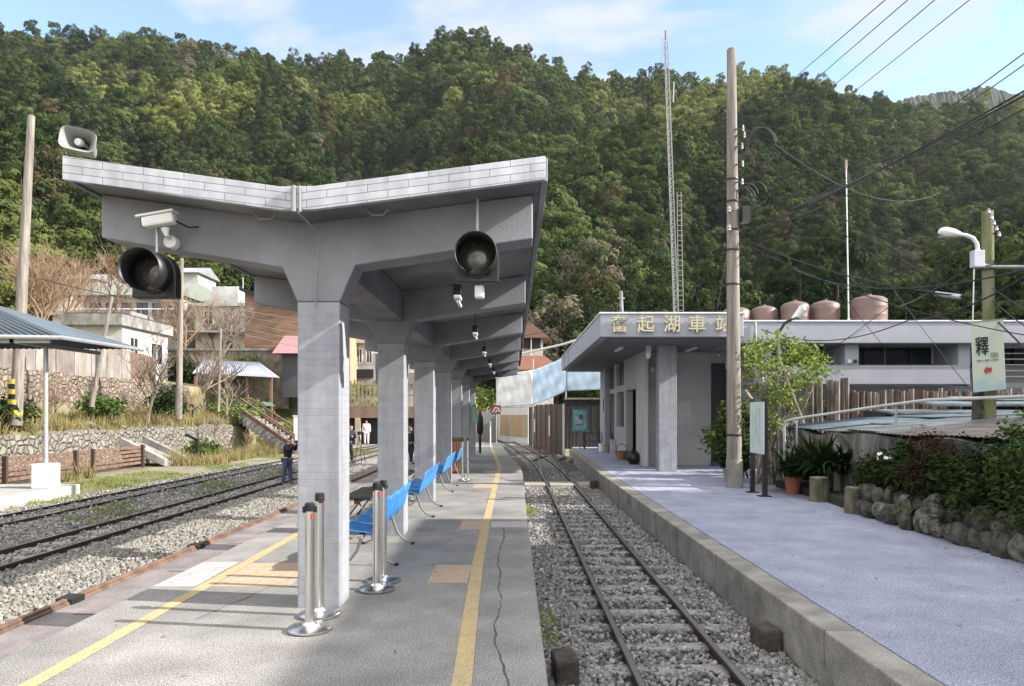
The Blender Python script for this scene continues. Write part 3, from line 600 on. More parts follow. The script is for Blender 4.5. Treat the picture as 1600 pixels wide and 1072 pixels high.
# ------------------------------------------------------------------ queue posts
def qpost():
    t = thing('queue_post', '', 'queue post', (0, 0, 0), 'steel queue posts on the platform')
    MB().lathe((0, 0, 0), [(.165, .006), (.172, .012), (.172, .026), (.15, .038), (.06, .052), (.045, .07), (.0001, .07)], 32).build('base', m_steel, t, smooth=True)
    MB().lathe((0, 0, 0), [(.036, .06), (.036, .965), (.0001, .965)], 24).build('post', m_steel, t, smooth=True)
    h = MB().lathe((0, 0, 0), [(.038, .962), (.039, .966), (.039, 1.02), (.03, 1.03), (.0001, 1.032)], 24).build('head', m_black, t, smooth=True)
    MB().box(-.056, -.035, -.018, .018, .95, 1.0).build('belt_clip', m_black, h, bevel=.004); MB().box(.035, .056, -.018, .018, .95, 1.0).build('belt_clip', m_black, h, bevel=.004)
    MB().box(.012, .03, -.044, -.036, .90, .945).build('belt_end', mat('red_belt', (.5, .05, .05), .6), h)
    return t
qp = qpost()
QP = [(-1.59, 5.60, .97, 'short steel queue post nearest the camera'), (-1.62, 6.0, 1.0, 'tall steel queue post right behind the nearest one'), (-1.31, 6.87, 1.0, 'steel queue post in front of the nearest blue bench'), (-1.31, 7.22, .99, 'steel queue post standing close behind another by the blue bench'),
      (-1.80, 11.2, .95, 'queue post between the first black bench and second column'), (-1.95, 15.4, .95, 'queue post beside the third column behind the benches'), (-1.26, 17.8, 1.03, 'left one of two thin queue posts near the wooden bin'), (-1.12, 17.7, 1.05, 'right one of two thin queue posts near the wooden bin')]
for i, (x, y, s, l) in enumerate(QP):
    if i == 0: qp.location = (x, y, 0); qp.scale = (1, 1, s); qp['label'] = l; qp.rotation_euler = (0, 0, .3)
    else: dup(qp, (x, y, 0), [2.0, .5, 2.4, 1, .2, 1.4, .6][i - 1], l, (1, 1, s) if i < 4 else (.75, .75, s))

# ------------------------------------------------------------------ blue bench rows (seats face left)
def bench():
    t = thing('bench', '', 'bench', (0, 0, 0), 'blue four seat benches between the columns')
    # side profile in x,z : seat tip at -x, back at +x
    prof = [(-.24, .445), (-.20, .462), (-.08, .44), (.05, .425), (.13, .44), (.175, .50), (.21, .62), (.245, .76), (.262, .80)]
    for k in range(4):
        y0 = k * .53 + .02; ny_ = 9; vs = []
        for j in range(ny_):
            v = j / (ny_ - 1); y = y0 + v * .48; e = (2 * v - 1)
            for i_, (a, b) in enumerate(prof):
                back = i_ / (len(prof) - 1); inset = .05 * (abs(e) ** 3) * (1 if back < .15 or back > .85 else .3)
                vs.append((a - .035 * e * e * (1 if back > .5 else 0) , y, b + .02 * e * e * (1 if back < .5 else -.8) - (inset if back > .85 else 0)))
        m_ = len(prof); sb = MB().add(vs, [(j * m_ + i_, j * m_ + i_ + 1, (j + 1) * m_ + i_ + 1, (j + 1) * m_ + i_) for j in range(ny_ - 1) for i_ in range(m_ - 1)]).build('seat', m_blue, t, smooth=True, solid=.012)
    MB().box(-.03, .03, .0, 2.14, .37, .41).build('beam', m_galv, t, bevel=.006)
    for y in (.42, 1.72):
        MB().tube([(-.31, y, .02), (-.20, y, .06), (-.12, y, .16), (-.05, y, .36)], [.013, .015, .017, .02], 8).build('leg', mat('bench_metal', (.22, .22, .215), .45, .5), t, smooth=True)
        MB().tube([(.31, y, .02), (.20, y, .06), (.12, y, .16), (.05, y, .36)], [.013, .015, .017, .02], 8).build('leg', MATS['bench_metal'], t, smooth=True)
        MB().lathe((-.32, y, 0), [(.025, 0), (.025, .03), (.0001, .032)], 12).lathe((.32, y, 0), [(.025, 0), (.025, .03), (.0001, .032)], 12).build('foot_pad', m_black, t)
        MB().box(-.12, .12, y - .03, y + .03, .40, .435).build('bracket', m_black, t)
    return t
b0 = bench()
for i, l in enumerate(['nearest blue bench, just behind the nearest column', 'second nearest blue bench, between second and third columns', 'third blue bench along the platform', 'farthest blue bench, beside the wooden bin']):
    loc = (-1.62 + .0 * i, 7.55 + 3.68 * i, 0)
    if i == 0: b0.location = loc; b0['label'] = l
    else: dup(b0, loc, 0, l)
def blackbench(x, y, l):
    t = thing('bench', l, 'bench', (x, y, 0), 'black flat benches on the left side of the columns')
    for k in range(3):
        MB().box(x - .22, x + .22, y + k * .5, y + k * .5 + .46, .40, .445).build('seat', m_black, t, bevel=.015)
    MB().box(x - .03, x + .03, y, y + 1.46, .34, .398).build('beam', m_black, t)
    for yy in (y + .2, y + 1.25): MB().tube([(x - .25, yy, 0), (x, yy, .33), (x + .25, yy, 0)], .018, 6).build('leg', m_black, t)
blackbench(-2.35, 10.7, 'nearest black flat bench, left of the second column'); blackbench(-2.35, 14.4, 'second black flat bench, left of the third column'); blackbench(-2.35, 18.1, 'farthest black flat bench, left of the fourth column')
# wooden bin
t = thing('litter_bin', 'wooden slatted litter bin on the platform by the far queue posts', 'bin', (-1.66, 20.2, 0))
MB().box(-1.86, -1.46, 20.02, 20.42, .05, .93).build('box', mat('bin_wood', (.30, .14, .06), .7, col2=(.18, .08, .04), scale=6), t, bevel=.01)
MB().box(-1.9, -1.42, 19.98, 20.46, .93, 1.0).build('lid', mat('bin_lid', (.16, .09, .05), .6), t, bevel=.01)
for i in range(6):
    MB().box(-1.85 + i * .068, -1.805 + i * .068, 20.0, 20.02, .08, .9).build('slat', mat('bin_slat', (.42, .22, .11), .7), t)
# black hooded lineside signal with red sign (end of platform)
t = thing('lineside_signal', 'thin black lineside signal post with long black hood under the canopy end', 'signal', (-1.4, 30.2, 0))
MB().tube([(-1.4, 30.2, 0), (-1.4, 30.2, 1.75)], .055, 10).build('post', m_black, t)
MB().lathe((-1.4, 30.2, .78), [(.07, 0), (.13, .08), (.14, .5), (.12, .75), (.06, .86), (.0001, .88)], 16).build('hood', m_black, t, smooth=True)
MB().box(-1.47, -1.33, 30.12, 30.2, 1.68, 1.86).build('marker', mat('faded_red', (.35, .08, .07), .7), t, bevel=.01)
# red number board
t = thing('red_sign', 'dark red square sign with white strokes on a thin white post at the platform end', 'sign', (-1.0, 40, 0))
MB().tube([(-.93, 40, 0), (-.93, 40, 2.15)], .022, 8).build('post', m_white, t)
MB().box(-1.23, -.70, 39.95, 39.98, 1.62, 2.12).build('board', mat('sign_red', (.22, .03, .035), .6), t, bevel=.01)
MB().beam((-1.15, 39.94, 1.72), (-1.0, 39.94, 2.0), .05, .004, (0, 1, 0)).beam((-1.0, 39.94, 1.72), (-.88, 39.94, 1.86), .05, .004, (0, 1, 0)).beam((-.85, 39.94, 2.0), (-.76, 39.94, 1.74), .05, .004, (0, 1, 0)).beam((-1.0, 39.94, 2.0), (-.86, 39.94, 1.95), .05, .004, (0, 1, 0)).build('lettering', m_white, t)
t = thing('marker_post', 'short white marker post near the platform end', 'post', (-1.15, 36, 0)); MB().tube([(-1.15, 36, 0), (-1.15, 36, 1.05)], .03, 8).build('post', m_white, t); MB().box(-1.2, -1.1, 35.95, 36.05, 1.05, 1.3).build('head', m_galv, t)
# small green notice on the last column
q = MB().box(-1.62, -1.4, 28.2, 28.23, 1.3, 1.9).build('notice', mat('notice_green', (.25, .42, .33), .6)); tag(q, 'small pale green notice fixed on the farthest column', 'notice')

# ------------------------------------------------------------------ station building
st = thing('station_building', 'grey flat roofed station building with gold characters on its fascia', 'building', (8, 26, 0))
MB().box(2.32, 6.14, 19.1, 34.5, 3.72, 4.33).build('roof', m_stfascia, st, bevel=.02)
MB().box(2.29, 6.17, 19.07, 34.53, 4.333, 4.38).build('roof_coping', mat('coping_white', (.66, .66, .68), .6), st, bevel=.01)
MB().box(6.143, 27, 20.6, 33, 3.70, 4.31).build('wing_roof', m_stfascia, st, bevel=.02)
MB().box(6.173, 27, 20.57, 33.03, 4.312, 4.36).build('roof_coping', MATS['coping_white'], st, bevel=.01)
for y in (30.2, 32.3): MB().box(2.31, 2.322, y, y + .03, 3.72, 4.33).build('panel_joint', m_dark, st)
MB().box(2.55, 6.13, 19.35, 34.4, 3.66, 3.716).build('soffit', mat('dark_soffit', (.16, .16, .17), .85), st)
MB().box(4.21, 4.72, 20.7, 21.1, .0, 3.66).build('column', brickmat('station_tile', (.30, .31, .345), (.25, .255, .28), .12, .12, contrast=.06, msize=.004), st, bevel=.01)
MB().box(4.27, 6.86, 23.2, 23.5, 0, 3.66).build('wall', m_stwall, st, bevel=.01)
MB().box(4.15, 4.268, 22.65, 24.25, 0, 3.66).build('wall', mat('station_wall_light', (.50, .50, .50), .85, col2=(.43, .43, .43), stain=.1), st, bevel=.01)
# platform side wall with openings
m_sw = m_stwall
MB().box(4.16, 4.4, 24.25, 26.4, 2.52, 3.66).box(4.16, 4.4, 26.4, 26.95, 0, 3.66).box(4.16, 4.4, 26.95, 28.9, 0, 1.15).box(4.16, 4.4, 26.95, 28.9, 2.5, 2.75).box(4.16, 4.4, 28.9, 29.5, 0, 3.66).box(4.16, 4.4, 29.5, 31.0, 2.5, 2.7).box(4.16, 4.4, 31.0, 34.3, 0, 3.66).build('wall', m_sw, st)
MB().box(4.6, 4.65, 24.2, 31.2, 0, 3.6).build('door', mat('teal_door', (.035, .055, .07), .5), st)
for y in (26.95, 27.9): MB().box(4.3, 4.34, y + .05, y + .9, 1.17, 2.48).build('window', m_glass, st)
for y in (31.6, 32.6): MB().box(4.14, 4.158, y, y + .45, 1.75, 2.45).build('window', m_glass, st)
for y in (27.0, 28.0, 29.55): MB().box(4.3, 4.34, y, y + .85, 2.78, 3.6).build('window', m_glass, st)
MB().box(3.95, 4.17, 30.9, 31.25, 0, 3.66).build('column', m_stfascia, st)
MB().box(6.4, 6.85, 23.15, 23.198, .0, 3.3).build('door', mat('door_frame_dark', (.03, .03, .035), .6), st)
# wing: balcony bands, pilasters and strip windows
MB().box(7.0, 13.25, 20.8, 21.0, 2.53, 3.08).build('balcony_band', m_stfascia, st, bevel=.01)
MB().box(7.0, 13.4, 21.0, 22.1, 2.53, 2.62).build('ledge', m_stwall, st)
MB().box(6.86, 27, 22.1, 22.4, 0, 2.53).box(6.86, 27, 22.1, 22.3, 2.62, 3.2).build('wall', m_stwall, st)
for x0, x1 in ((7.0, 7.5), (9.65, 10.05), (12.95, 13.3), (17.5, 17.9)): MB().box(x0, x1, 20.85, 22.1, 3.083, 3.70).build('pilaster', m_stfascia, st, bevel=.01)
for x0, x1 in ((7.55, 9.6), (10.1, 11.45), (11.5, 12.9), (13.4, 17.4), (18, 22), (22.1, 26)):
    wnd = MB().box(x0, x1, 22.12, 22.16, 3.16, 3.70).build('window', m_glass, st)
    f = MB().box(x0, x1, 22.04, 22.118, 3.14, 3.19).box(x0, x0 + .05, 22.04, 22.118, 3.19, 3.698).box((x0 + x1) / 2, (x0 + x1) / 2 + .04, 22.04, 22.118, 3.19, 3.698).build('frame', m_black, wnd)
MB().box(13.45, 27, 21.2, 21.3, 2.45, 2.58).build('ledge', m_stwall, st)
for k in range(6): MB().tube([(13.4, 20.9, 2.75 + k * .17), (27, 20.9, 2.75 + k * .17)], .018, 6).build('balcony_rail', m_galv, st)
for x in (13.5, 15.2, 17, 19): MB().tube([(x, 20.9, 2.5), (x, 20.9, 3.69)], .03, 6).build('balcony_post', m_galv, st)
m_gold = mat('gold_letter', (.50, .45, .31), .55, .0, col2=(.42, .38, .25), scale=9)
for ch, px in zip('奮起湖車站', (968, 1009, 1050, 1089, 1131)):
    p = W(px, 508, 19.03); o = text_mesh('sign_letter', ch, .47, .028, m_gold, Matrix.Translation(p) @ FACE_CAM, st, bold=.004)
MB().tube([(7.2, 20.75, 3.68), (7.2, 20.75, 2.4)], .04, 8).tube([(6.95, 20.55, 3.72), (6.95, 20.55, 4.3)], .03, 8).build('downpipe', m_galv, st)
MB().box(5.2, 5.75, 23.17, 23.198, 1.35, 2.05).build('notice', mat('paper_notice', (.46, .46, .43), .7, col2=(.36, .37, .36), scale=7), st); MB().tube([(4.35, 23.15, .3), (4.35, 23.15, 3.6)], .018, 8).build('conduit', m_galv, st)
# small wall camera and lights under the eave
q = thing('wall_camera', 'small white dome camera under the station eave left of the column', 'camera', (3.95, 20.9, 3.4))
MB().lathe((3.94, 20.9, 3.36), [(.0001, -.09), (.05, -.07), (.075, 0), (.08, .08)], 16).build('dome', m_white, q, smooth=True); MB().box(3.87, 4.01, 20.83, 20.97, 3.43, 3.655).build('bracket', m_galv, q)
q = thing('wall_camera', 'tiny white camera on the pilaster of the station wing', 'camera', (9.95, 20.8, 3.2)); MB().box(9.7, 9.78, 20.76, 20.848, 3.14, 3.24).build('bracket', m_white, q); MB().lathe((9.9, 20.76, 3.19), [(.06, 0), (.06, -.05), (.0001, -.06)], 12, 'y').build('lens_housing', m_black, q); MB().box(9.78, 9.86, 20.78, 20.82, 3.17, 3.2).build('arm', m_white, q)
for x, l in ((3.2, 'white tube light under the station eave, left one'), (5.4, 'white tube light under the station eave, right one')):
    q = thing('tube_light', l, 'lamp', (x, 21.5, 3.6)); MB().box(x - .06, x + .06, 21.2, 22.4, 3.60, 3.655).build('casing', m_white, q, bevel=.01)
q = thing('wall_light', 'pale wall light on the station front wall', 'lamp', (4.6, 23.1, 2.9)); MB().tube([(4.3, 23.15, 3.28), (4.3, 23.0, 3.18), (4.45, 22.98, 3.12)], .02, 8).build('arm', m_white, q); MB().lathe((4.45, 22.98, 3.02), [(.05, 0), (.08, .05), (.05, .14)], 12).build('shade', m_white, q)
# water tanks on the roof
m_tank = mat('tank_metal', (.135, .08, .068), .5, .0, col2=(.10, .06, .05), scale=3)
def tank(px, wd, topy, D, l):
    x = (px - 802) * D / F; r = wd * D / F / 2; zt_ = EYE + (645 - topy) * D / F
    t = thing('water_tank', l, 'water tank', (x, D, 4.4), 'steel water tanks on the station roof')
    MB().lathe((x, D, 4.36), [(r * .97, 0), (r, .03)] + sum([[(r, a), (r * 1.015, a + .03), (r, a + .06)] for a in np.arange(.15, zt_ - 4.36 - .32, .3)], []) + [(r, zt_ - 4.36 - .17), (r * .97, zt_ - 4.36 - .15)], 32).build('body', m_tank, t, smooth=True)
    z1 = zt_ - 4.36 - .15; MB().lathe((x, D, 4.362), [(r * .97, z1), (r * .8, z1 + .07), (r * .4, z1 + .13), (r * .15, z1 + .15), (r * .14, z1 + .19), (.0001, z1 + .19)], 32).build('lid', m_tank, t, smooth=True)
tank(1150, 42, 480, 26.5, 'leftmost water tank, half behind the wooden pole'); tank(1194, 40, 478, 26.5, 'second water tank right of the pole'); tank(1242, 42, 471, 26.0, 'water tank behind the silver flood lamp'); tank(1289, 43, 470, 26.0, 'water tank left of the thin white mast'); tank(1358, 52, 462, 25.5, 'largest and rightmost water tank on the roof')
q = thing('roof_vent', 'small white vent box between two water tanks', 'vent', (11.3, 25, 4.36)); MB().box(11.25, 11.55, 24.9, 25.2, 4.36, 4.9).build('vent', m_white, q, bevel=.02); MB().tube([(11.7, 25, 4.36), (11.7, 25, 5.0)], .04, 8).build('pipe', m_white, q)

# small things by the station wall
q = thing('info_sign', 'teal framed information board on a thin post before the dark fence', 'sign', (3.06, 32.9, 0))
MB().box(2.72, 3.42, 32.9, 32.94, .83, 1.87).build('board', mat('teal_frame', (.05, .30, .30), .6), q, bevel=.01); MB().box(2.79, 3.35, 32.885, 32.898, .92, 1.78).build('panel', mat('poster_pale', (.33, .46, .50), .6, col2=(.16, .24, .28), scale=5, amt=1.2), q)
MB().box(2.86, 3.2, 32.878, 32.884, 1.12, 1.17).box(3.02, 3.2, 32.878, 32.884, 1.4, 1.62).build('print', mat('print_dark', (.06, .10, .13), .7), q)
MB().tube([(3.06, 32.96, 0), (3.06, 32.96, .85)], .025, 8).build('post', m_wood, q)
def bucket(x, y, r, h, m, l):
    t = thing('bucket', l, 'bucket', (x, y, 0)); MB().lathe((x, y, 0.003), [(r * .8, 0), (r, h), (r * 1.06, h), (r * 1.06, h - .02)], 20).build('body', m, t, smooth=True); MB().lathe((x, y, 0.003), [(r * .98, h - .015), (.0001, h - .015)], 20).build('contents', m_dark, t)
bucket(3.85, 31.2, .16, .36, m_white, 'white bucket by the dark fence'); bucket(4.0, 30.3, .17, .36, mat('olive_plastic', (.22, .26, .16), .5), 'olive green bucket beside the white bucket')
q = thing('umbrella_stand', 'tall pale bin with sticks beside the station wall', 'bin', (4.0, 29.0, 0)); MB().box(3.92, 4.12, 28.9, 29.1, .003, .62).build('box', mat('pale_lilac', (.45, .43, .50), .7), q, bevel=.01)
for k in range(5): MB().tube([(3.96 + .03 * k, 29, .6), (3.93 + .04 * k + random.uniform(-.05, .05), 29, .95 + random.uniform(-.1, .1))], .012, 6).build('stick', m_brown, q)
q = thing('cart', 'low dark trolley by the fence behind the buckets', 'trolley', (3.85, 33.6, 0)); MB().box(3.3, 4.08, 33.4, 34.0, .75, .80).box(3.3, 4.08, 33.4, 34.0, .35, .38).build('deck', mat('dark_violet_metal', (.07, .06, .10), .6), q)
for (x, y) in ((3.34, 33.45), (4.02, 33.45), (3.34, 33.95), (4.02, 33.95)): MB().tube([(x, y, .08), (x, y, .95)], .02, 6).build('post', m_black, q); MB().lathe((x - .02, y, .083), [(.0001, 0), (.08, 0), (.08, .04), (.0001, .04)], 14, 'x').build('wheel', m_black, q)
q = thing('basket', 'brown wicker basket beside the station door', 'basket', (3.95, 25.9, 0)); MB().lathe((3.92, 25.9, .003), [(.17, 0), (.23, .30), (.25, .32), (.21, .31), (.16, .06), (.0001, .06)], 20).build('body', mat('wicker', (.30, .18, .09), .9, col2=(.16, .09, .05), scale=30, bump=.6), q); MB().tube([(3.72, 25.9, .3), (3.76, 25.9, .5), (3.92, 25.9, .58), (4.08, 25.9, .5), (4.12, 25.9, .3)], .015, 8).build('handle', MATS['wicker'], q, smooth=True)
# rubbish bag
def blob(c, r, seed, n=16, m=12):
    rs = random.Random(seed); vs = []; fs = []
    for i in range(m + 1):
        ph = math.pi * i / m
        for k in range(n):
            th = 2 * math.pi * k / n; q_ = 1 + .10 * math.sin(3 * th + seed) * math.sin(ph * 3) + rs.uniform(-.05, .05)
            vs.append((c[0] + r[0] * math.sin(ph) * math.cos(th) * q_, c[1] + r[1] * math.sin(ph) * math.sin(th) * q_, c[2] + r[2] * math.cos(ph) * q_))
    fs = [(i * n + k, i * n + (k + 1) % n, (i + 1) * n + (k + 1) % n, (i + 1) * n + k) for i in range(m) for k in range(n)]; return MB().add(vs, fs)
q = thing('rubbish_bag', 'black rubbish bag leaning at the corner of the station wall', 'bag', (3.95, 23.6, 0)); blob((3.95, 23.6, .22), (.22, .22, .23), 3).build('bag', mat('black_plastic', (.012, .012, .016), .35), q, smooth=True); MB().lathe((3.95, 23.6, .42), [(.06, 0), (.03, .05), (.07, .1)], 10).build('knot', MATS['black_plastic'], q)
q = thing('blue_bag', 'bright blue plastic bag on the floor by the front wall', 'bag', (6.5, 22.9, 0)); blob((6.55, 22.95, .15), (.18, .14, .16), 5).build('bag', mat('cyan_plastic', (.05, .30, .62), .4), q, smooth=True); MB().tube([(6.5, 22.95, .28), (6.52, 22.95, .37), (6.6, 22.95, .3)], .01, 6).build('handle', MATS['cyan_plastic'], q)
q = thing('plastic_crate', 'dark blue crate against the station door', 'crate', (4.3, 24.9, 0)); MB().box(4.1, 4.5, 24.6, 25.2, .003, .3).build('crate', mat('navy_plastic', (.03, .04, .12), .5), q, bevel=.01); MB().box(4.08, 4.52, 24.58, 25.22, .29, .33).build('rim', MATS['navy_plastic'], q, bevel=.01)

# ------------------------------------------------------------------ end of the line: gate, fences, tarpaulins
fn = thing('metal_fence', 'brown sheet metal fence panels running beside the branch track', 'fence', (1.8, 41, -.4))
a, b = Vector((1.08, 47.5)), Vector((2.47, 35.4)); nseg = 7
for k in range(nseg):
    p = a.lerp(b, k / nseg); q_ = a.lerp(b, (k + .97) / nseg)
    MB().beam((p.x, p.y, .85), (q_.x, q_.y, .85), .04, 2.6 + random.uniform(-.06, .06)).build('panel', mat('brown_sheet', (.13, .08, .065), .6, col2=(.075, .05, .045), scale=1.2, amt=.8) if k < 5 else mat('brown_sheet_dark', (.055, .045, .04), .6), fn)
    MB().beam((p.x - .03, p.y, -.45), (p.x - .03, p.y, 2.2), .07, .07).build('post', m_brown, fn)
MB().box(1.28, 1.34, 44, 44.5, .5, 1.3).build('notice', m_white, fn); q = MB().box(1.95, 2.0, 39.0, 39.5, .45, 1.55).build('notice', m_white, fn)
MB().box(2.42, 2.52, 35.2, 35.36, -.5, 2.15).build('gate_post', mat('pale_post', (.35, .33, .32), .7), fn)
dk = thing('boarded_fence', 'very dark boarded fence closing the end of the station platform', 'fence', (3.4, 35.8, 0))
for k in range(12): MB().box(2.54 + k * .17, 2.70 + k * .17, 35.72 + .01 * (k % 2), 35.78, -.1, 2.45).build('board', mat('dark_board', (.022, .020, .022), .8, col2=(.035, .028, .028), scale=5), dk)
MB().box(2.54, 4.6, 35.64, 35.70, 2.36, 2.45).build('top_rail', m_wood, dk)
# tarpaulins: sagging cloth sheets
def cloth(name, P00, P10, P11, P01, m, sag, label, cat='tarpaulin', n=22, wr=.05, seed=1):
    P = [Vector(p) for p in (P00, P10, P11, P01)]; rs = np.random.default_rng(seed); vs = []
    ph = rs.uniform(0, 6, 6)
    for j in range(n + 1):
        for i in range(n + 1):
            u, v = i / n, j / n; p = (P[0] * (1 - u) + P[1] * u) * (1 - v) + (P[3] * (1 - u) + P[2] * u) * v
            p.z -= sag * math.sin(math.pi * u) * (.4 + .6 * v); p.y += wr * (math.sin(u * 17 + v * 5 + ph[0]) + .7 * math.sin(u * 31 - v * 9 + ph[1]) + .5 * math.sin(v * 14 + ph[2] + u * 4)); vs.append(p)
    o = MB().add(vs, [(j * (n + 1) + i, j * (n + 1) + i + 1, (j + 1) * (n + 1) + i + 1, (j + 1) * (n + 1) + i) for j in range(n) for i in range(n)]).build(name, m, smooth=True, solid=.01)
    return tag(o, label, cat)
m_tarpb = mat('blue_tarp', (.50, .63, .74), .5, col2=(.42, .56, .70), scale=1.1, amt=.8, bump=.3, bscale=5)
m_tarpw = mat('white_tarp', (.66, .66, .64), .7, col2=(.50, .50, .50), scale=1.6, amt=.9, bump=.4, bscale=5)
cloth('tarpaulin', W(832, 579, 40), W(884, 557, 39), W(884, 611, 39), W(834, 632, 40), m_tarpb, .05, 'pale blue tarpaulin sheet, sloping left half above the brown fence')
cloth('tarpaulin', W(883, 556, 39.2), W(962, 545, 37), W(962, 608, 37), W(883, 611, 39.2), m_tarpb, .0, 'pale blue tarpaulin sheet, right half behind the station eave', seed=4)
cloth('tarpaulin', W(778, 585, 46), W(832, 578, 45), W(832, 636, 45), W(776, 636, 46), m_tarpw, .05, 'whitish tarpaulin hung left of the blue one', seed=2)
fr = thing('pipe_frame', 'steel pipe frame holding up the tarpaulins', 'frame', (2, 40, -.4))
for px, D in ((833, 40.3), (884, 39.4), (776, 46.3)): p = W(px, 560 if px > 800 else 585, D); MB().tube([(p.x, D, -.5), (p.x, D, p.z)], .04, 8).build('pole', m_galv, fr)
p, q_ = W(776, 636, 46.3), W(833, 632, 40.3); MB().tube([p, q_, W(884, 611, 39.4)], .03, 8).build('rail', m_galv, fr)
wf = thing('site_hoarding', 'white hoarding with a brown picture panel left of the brown fence', 'hoarding', (0, 52, -.4))
pA, pB = Vector((-1.3, 56)), Vector((1.05, 49.5))
def slab(pa, pb, z0, z1, th, nm, m, par, off=0.0):
    d = (pb - pa).normalized(); nn = Vector((d.y, -d.x)) * -1; nn = nn if nn.y < 0 else -nn
    return MB().beam((pa.x + nn.x * off, pa.y + nn.y * off, (z0 + z1) / 2), (pb.x + nn.x * off, pb.y + nn.y * off, (z0 + z1) / 2), th, z1 - z0).build(nm, m, par)
slab(pA, pB, -.5, 2.1, .06, 'panel', mat('hoarding_white', (.62, .62, .62), .7), wf)
slab(pA.lerp(pB, .15), pA.lerp(pB, .99), .0, 1.55, .02, 'picture_panel', mat('mural', (.36, .22, .13), .7, col2=(.30, .32, .22), scale=.9, amt=1.4, sx=(1.4, 1, .35)), wf, .05)
gf = thing('grey_fence', 'grey weathered plank fence behind the platform end', 'fence', (-2.2, 50, -.4))
for k in range(16):
    x = -2.75 + k * .1; MB().box(x, x + .09, 53 + .1 * k - .9, 53.05 + .1 * k - .9, -.5, 1.85 + random.uniform(-.1, .1)).build('plank', mat('grey_plank', (.25, .24, .25), .9, col2=(.15, .14, .15), scale=5, sx=(1, 1, .1)), gf)
# rail heaps / stones near turnout
for (x, y, r, l) in ((2.5, 31.0, .30, 'grey rock on the ballast beside the platform end'), (2.2, 33.2, .22, 'small grey rock near the gate post')):
    q = blob((x, y, -.42), (r, r * .8, r * .55), int(x * 10)).build('rock', m_stone, smooth=False); tag(q, l, 'rock')

# ------------------------------------------------------------------ people
def person(label, loc, rz, h, J, cols, cat='person'):
    """J: joints in a 1.0-tall standing frame (x right, y front = -Y, z up)"""
    t = thing('person', label, cat, loc)
    def chain(name, pts, edges, rad, m, par, sub=2, root=0):
        me = bpy.data.meshes.new(name); me.from_pydata([(p[0] * h, p[1] * h, p[2] * h) for p in pts], edges, []); o = bpy.data.objects.new(name, me); COL.objects.link(o)
        s = o.modifiers.new('skin', 'SKIN'); s.use_smooth_shade = True
        for i, r in enumerate(rad): me.skin_vertices[0].data[i].radius = (r * h, r * h) if not isinstance(r, tuple) else (r[0] * h, r[1] * h)
        me.skin_vertices[0].data[root].use_root = True; q = o.modifiers.new('sub', 'SUBSURF'); q.levels = q.render_levels = sub
        me.materials.append(m); o.parent = par; return o
    if not hasattr(bpy.types.Mesh, 'skin_vertices'): pass
    g = J
    pts = [g['pel'], g['sp'], g['ch'], g['nk'], g['hd0'], g['hd'], g['shL'], g['elL'], g['haL'], g['shR'], g['elR'], g['haR'], g['hiL'], g['knL'], g['anL'], g['toL'], g['hiR'], g['knR'], g['anR'], g['toR']]
    ed = [(0, 1), (1, 2), (2, 3), (3, 4), (4, 5), (2, 6), (6, 7), (7, 8), (2, 9), (9, 10), (10, 11), (0, 12), (12, 13), (13, 14), (14, 15), (0, 16), (16, 17), (17, 18), (18, 19)]
    rad = [(.075, .06), (.07, .055), (.085, .06), .03, .045, .05, .032, .024, .02, .032, .024, .02, .052, .036, .024, .02, .052, .036, .024, .02]
    body = chain('body', pts, ed, rad, cols['skin'], t)
    sh = [g['pel'], g['sp'], g['ch'], (g['nk'][0], g['nk'][1], g['nk'][2] - .015), g['shL'], g['elL'], tuple(g['elL'][i] * .2 + g['haL'][i] * .8 for i in range(3)), g['shR'], g['elR'], tuple(g['elR'][i] * .2 + g['haR'][i] * .8 for i in range(3))]
    chain('jacket', sh, [(0, 1), (1, 2), (2, 3), (2, 4), (4, 5), (5, 6), (2, 7), (7, 8), (8, 9)], [(.098, .075), (.09, .072), (.104, .075), .042, .046, .036, .03, .046, .036, .03], cols['top'], t)
    tr = [g['pel'], g['hiL'], g['knL'], g['anL'], g['hiR'], g['knR'], g['anR']]
    chain('trousers', tr, [(0, 1), (1, 2), (2, 3), (0, 4), (4, 5), (5, 6)], [(.088, .07), .062, .045, .035, .062, .045, .035], cols['legs'], t)
    hd = g['hd']; chain('hair', [(hd[0], hd[1] + .012, hd[2] - .02), (hd[0], hd[1] + .006, hd[2] + .022)], [(0, 1)], [.05, .05], cols['hair'], t)
    for a in ('L', 'R'): chain('shoe', [g['an' + a], g['to' + a]], [(0, 1)], [.03, .026], cols['shoe'], t, 1)
    t.rotation_euler = (0, 0, rz); return t
def pose(lean=0.0, arms='down', step=.0):
    g = dict(pel=(0, 0, .53), sp=(0, -lean * .3, .62), ch=(0, -lean * .7, .74), nk=(0, -lean, .84), hd0=(0, -lean - .01, .88), hd=(0, -lean - .015, .935))
    for s, a in ((1, 'L'), (-1, 'R')):
        g['hi' + a] = (s * .055, 0, .50); g['kn' + a] = (s * .06, -.01 - step * s, .28); g['an' + a] = (s * .06, .01 - step * s * 1.6, .05); g['to' + a] = (s * .065, -.07 - step * s * 1.6, .025); g['sh' + a] = (s * .11, -lean * .8, .80)
        if arms == 'down': g['el' + a] = (s * .135, -lean * .8 + .01, .64); g['ha' + a] = (s * .13, -lean - .03, .48)
        elif arms == 'cam': g['el' + a] = (s * .14, -lean - .06, .70); g['ha' + a] = (s * .04, -lean - .14, .87)
        else: g['el' + a] = (s * .14, -lean - .03, .66); g['ha' + a] = (s * .06, -lean - .14, .68)
    return g
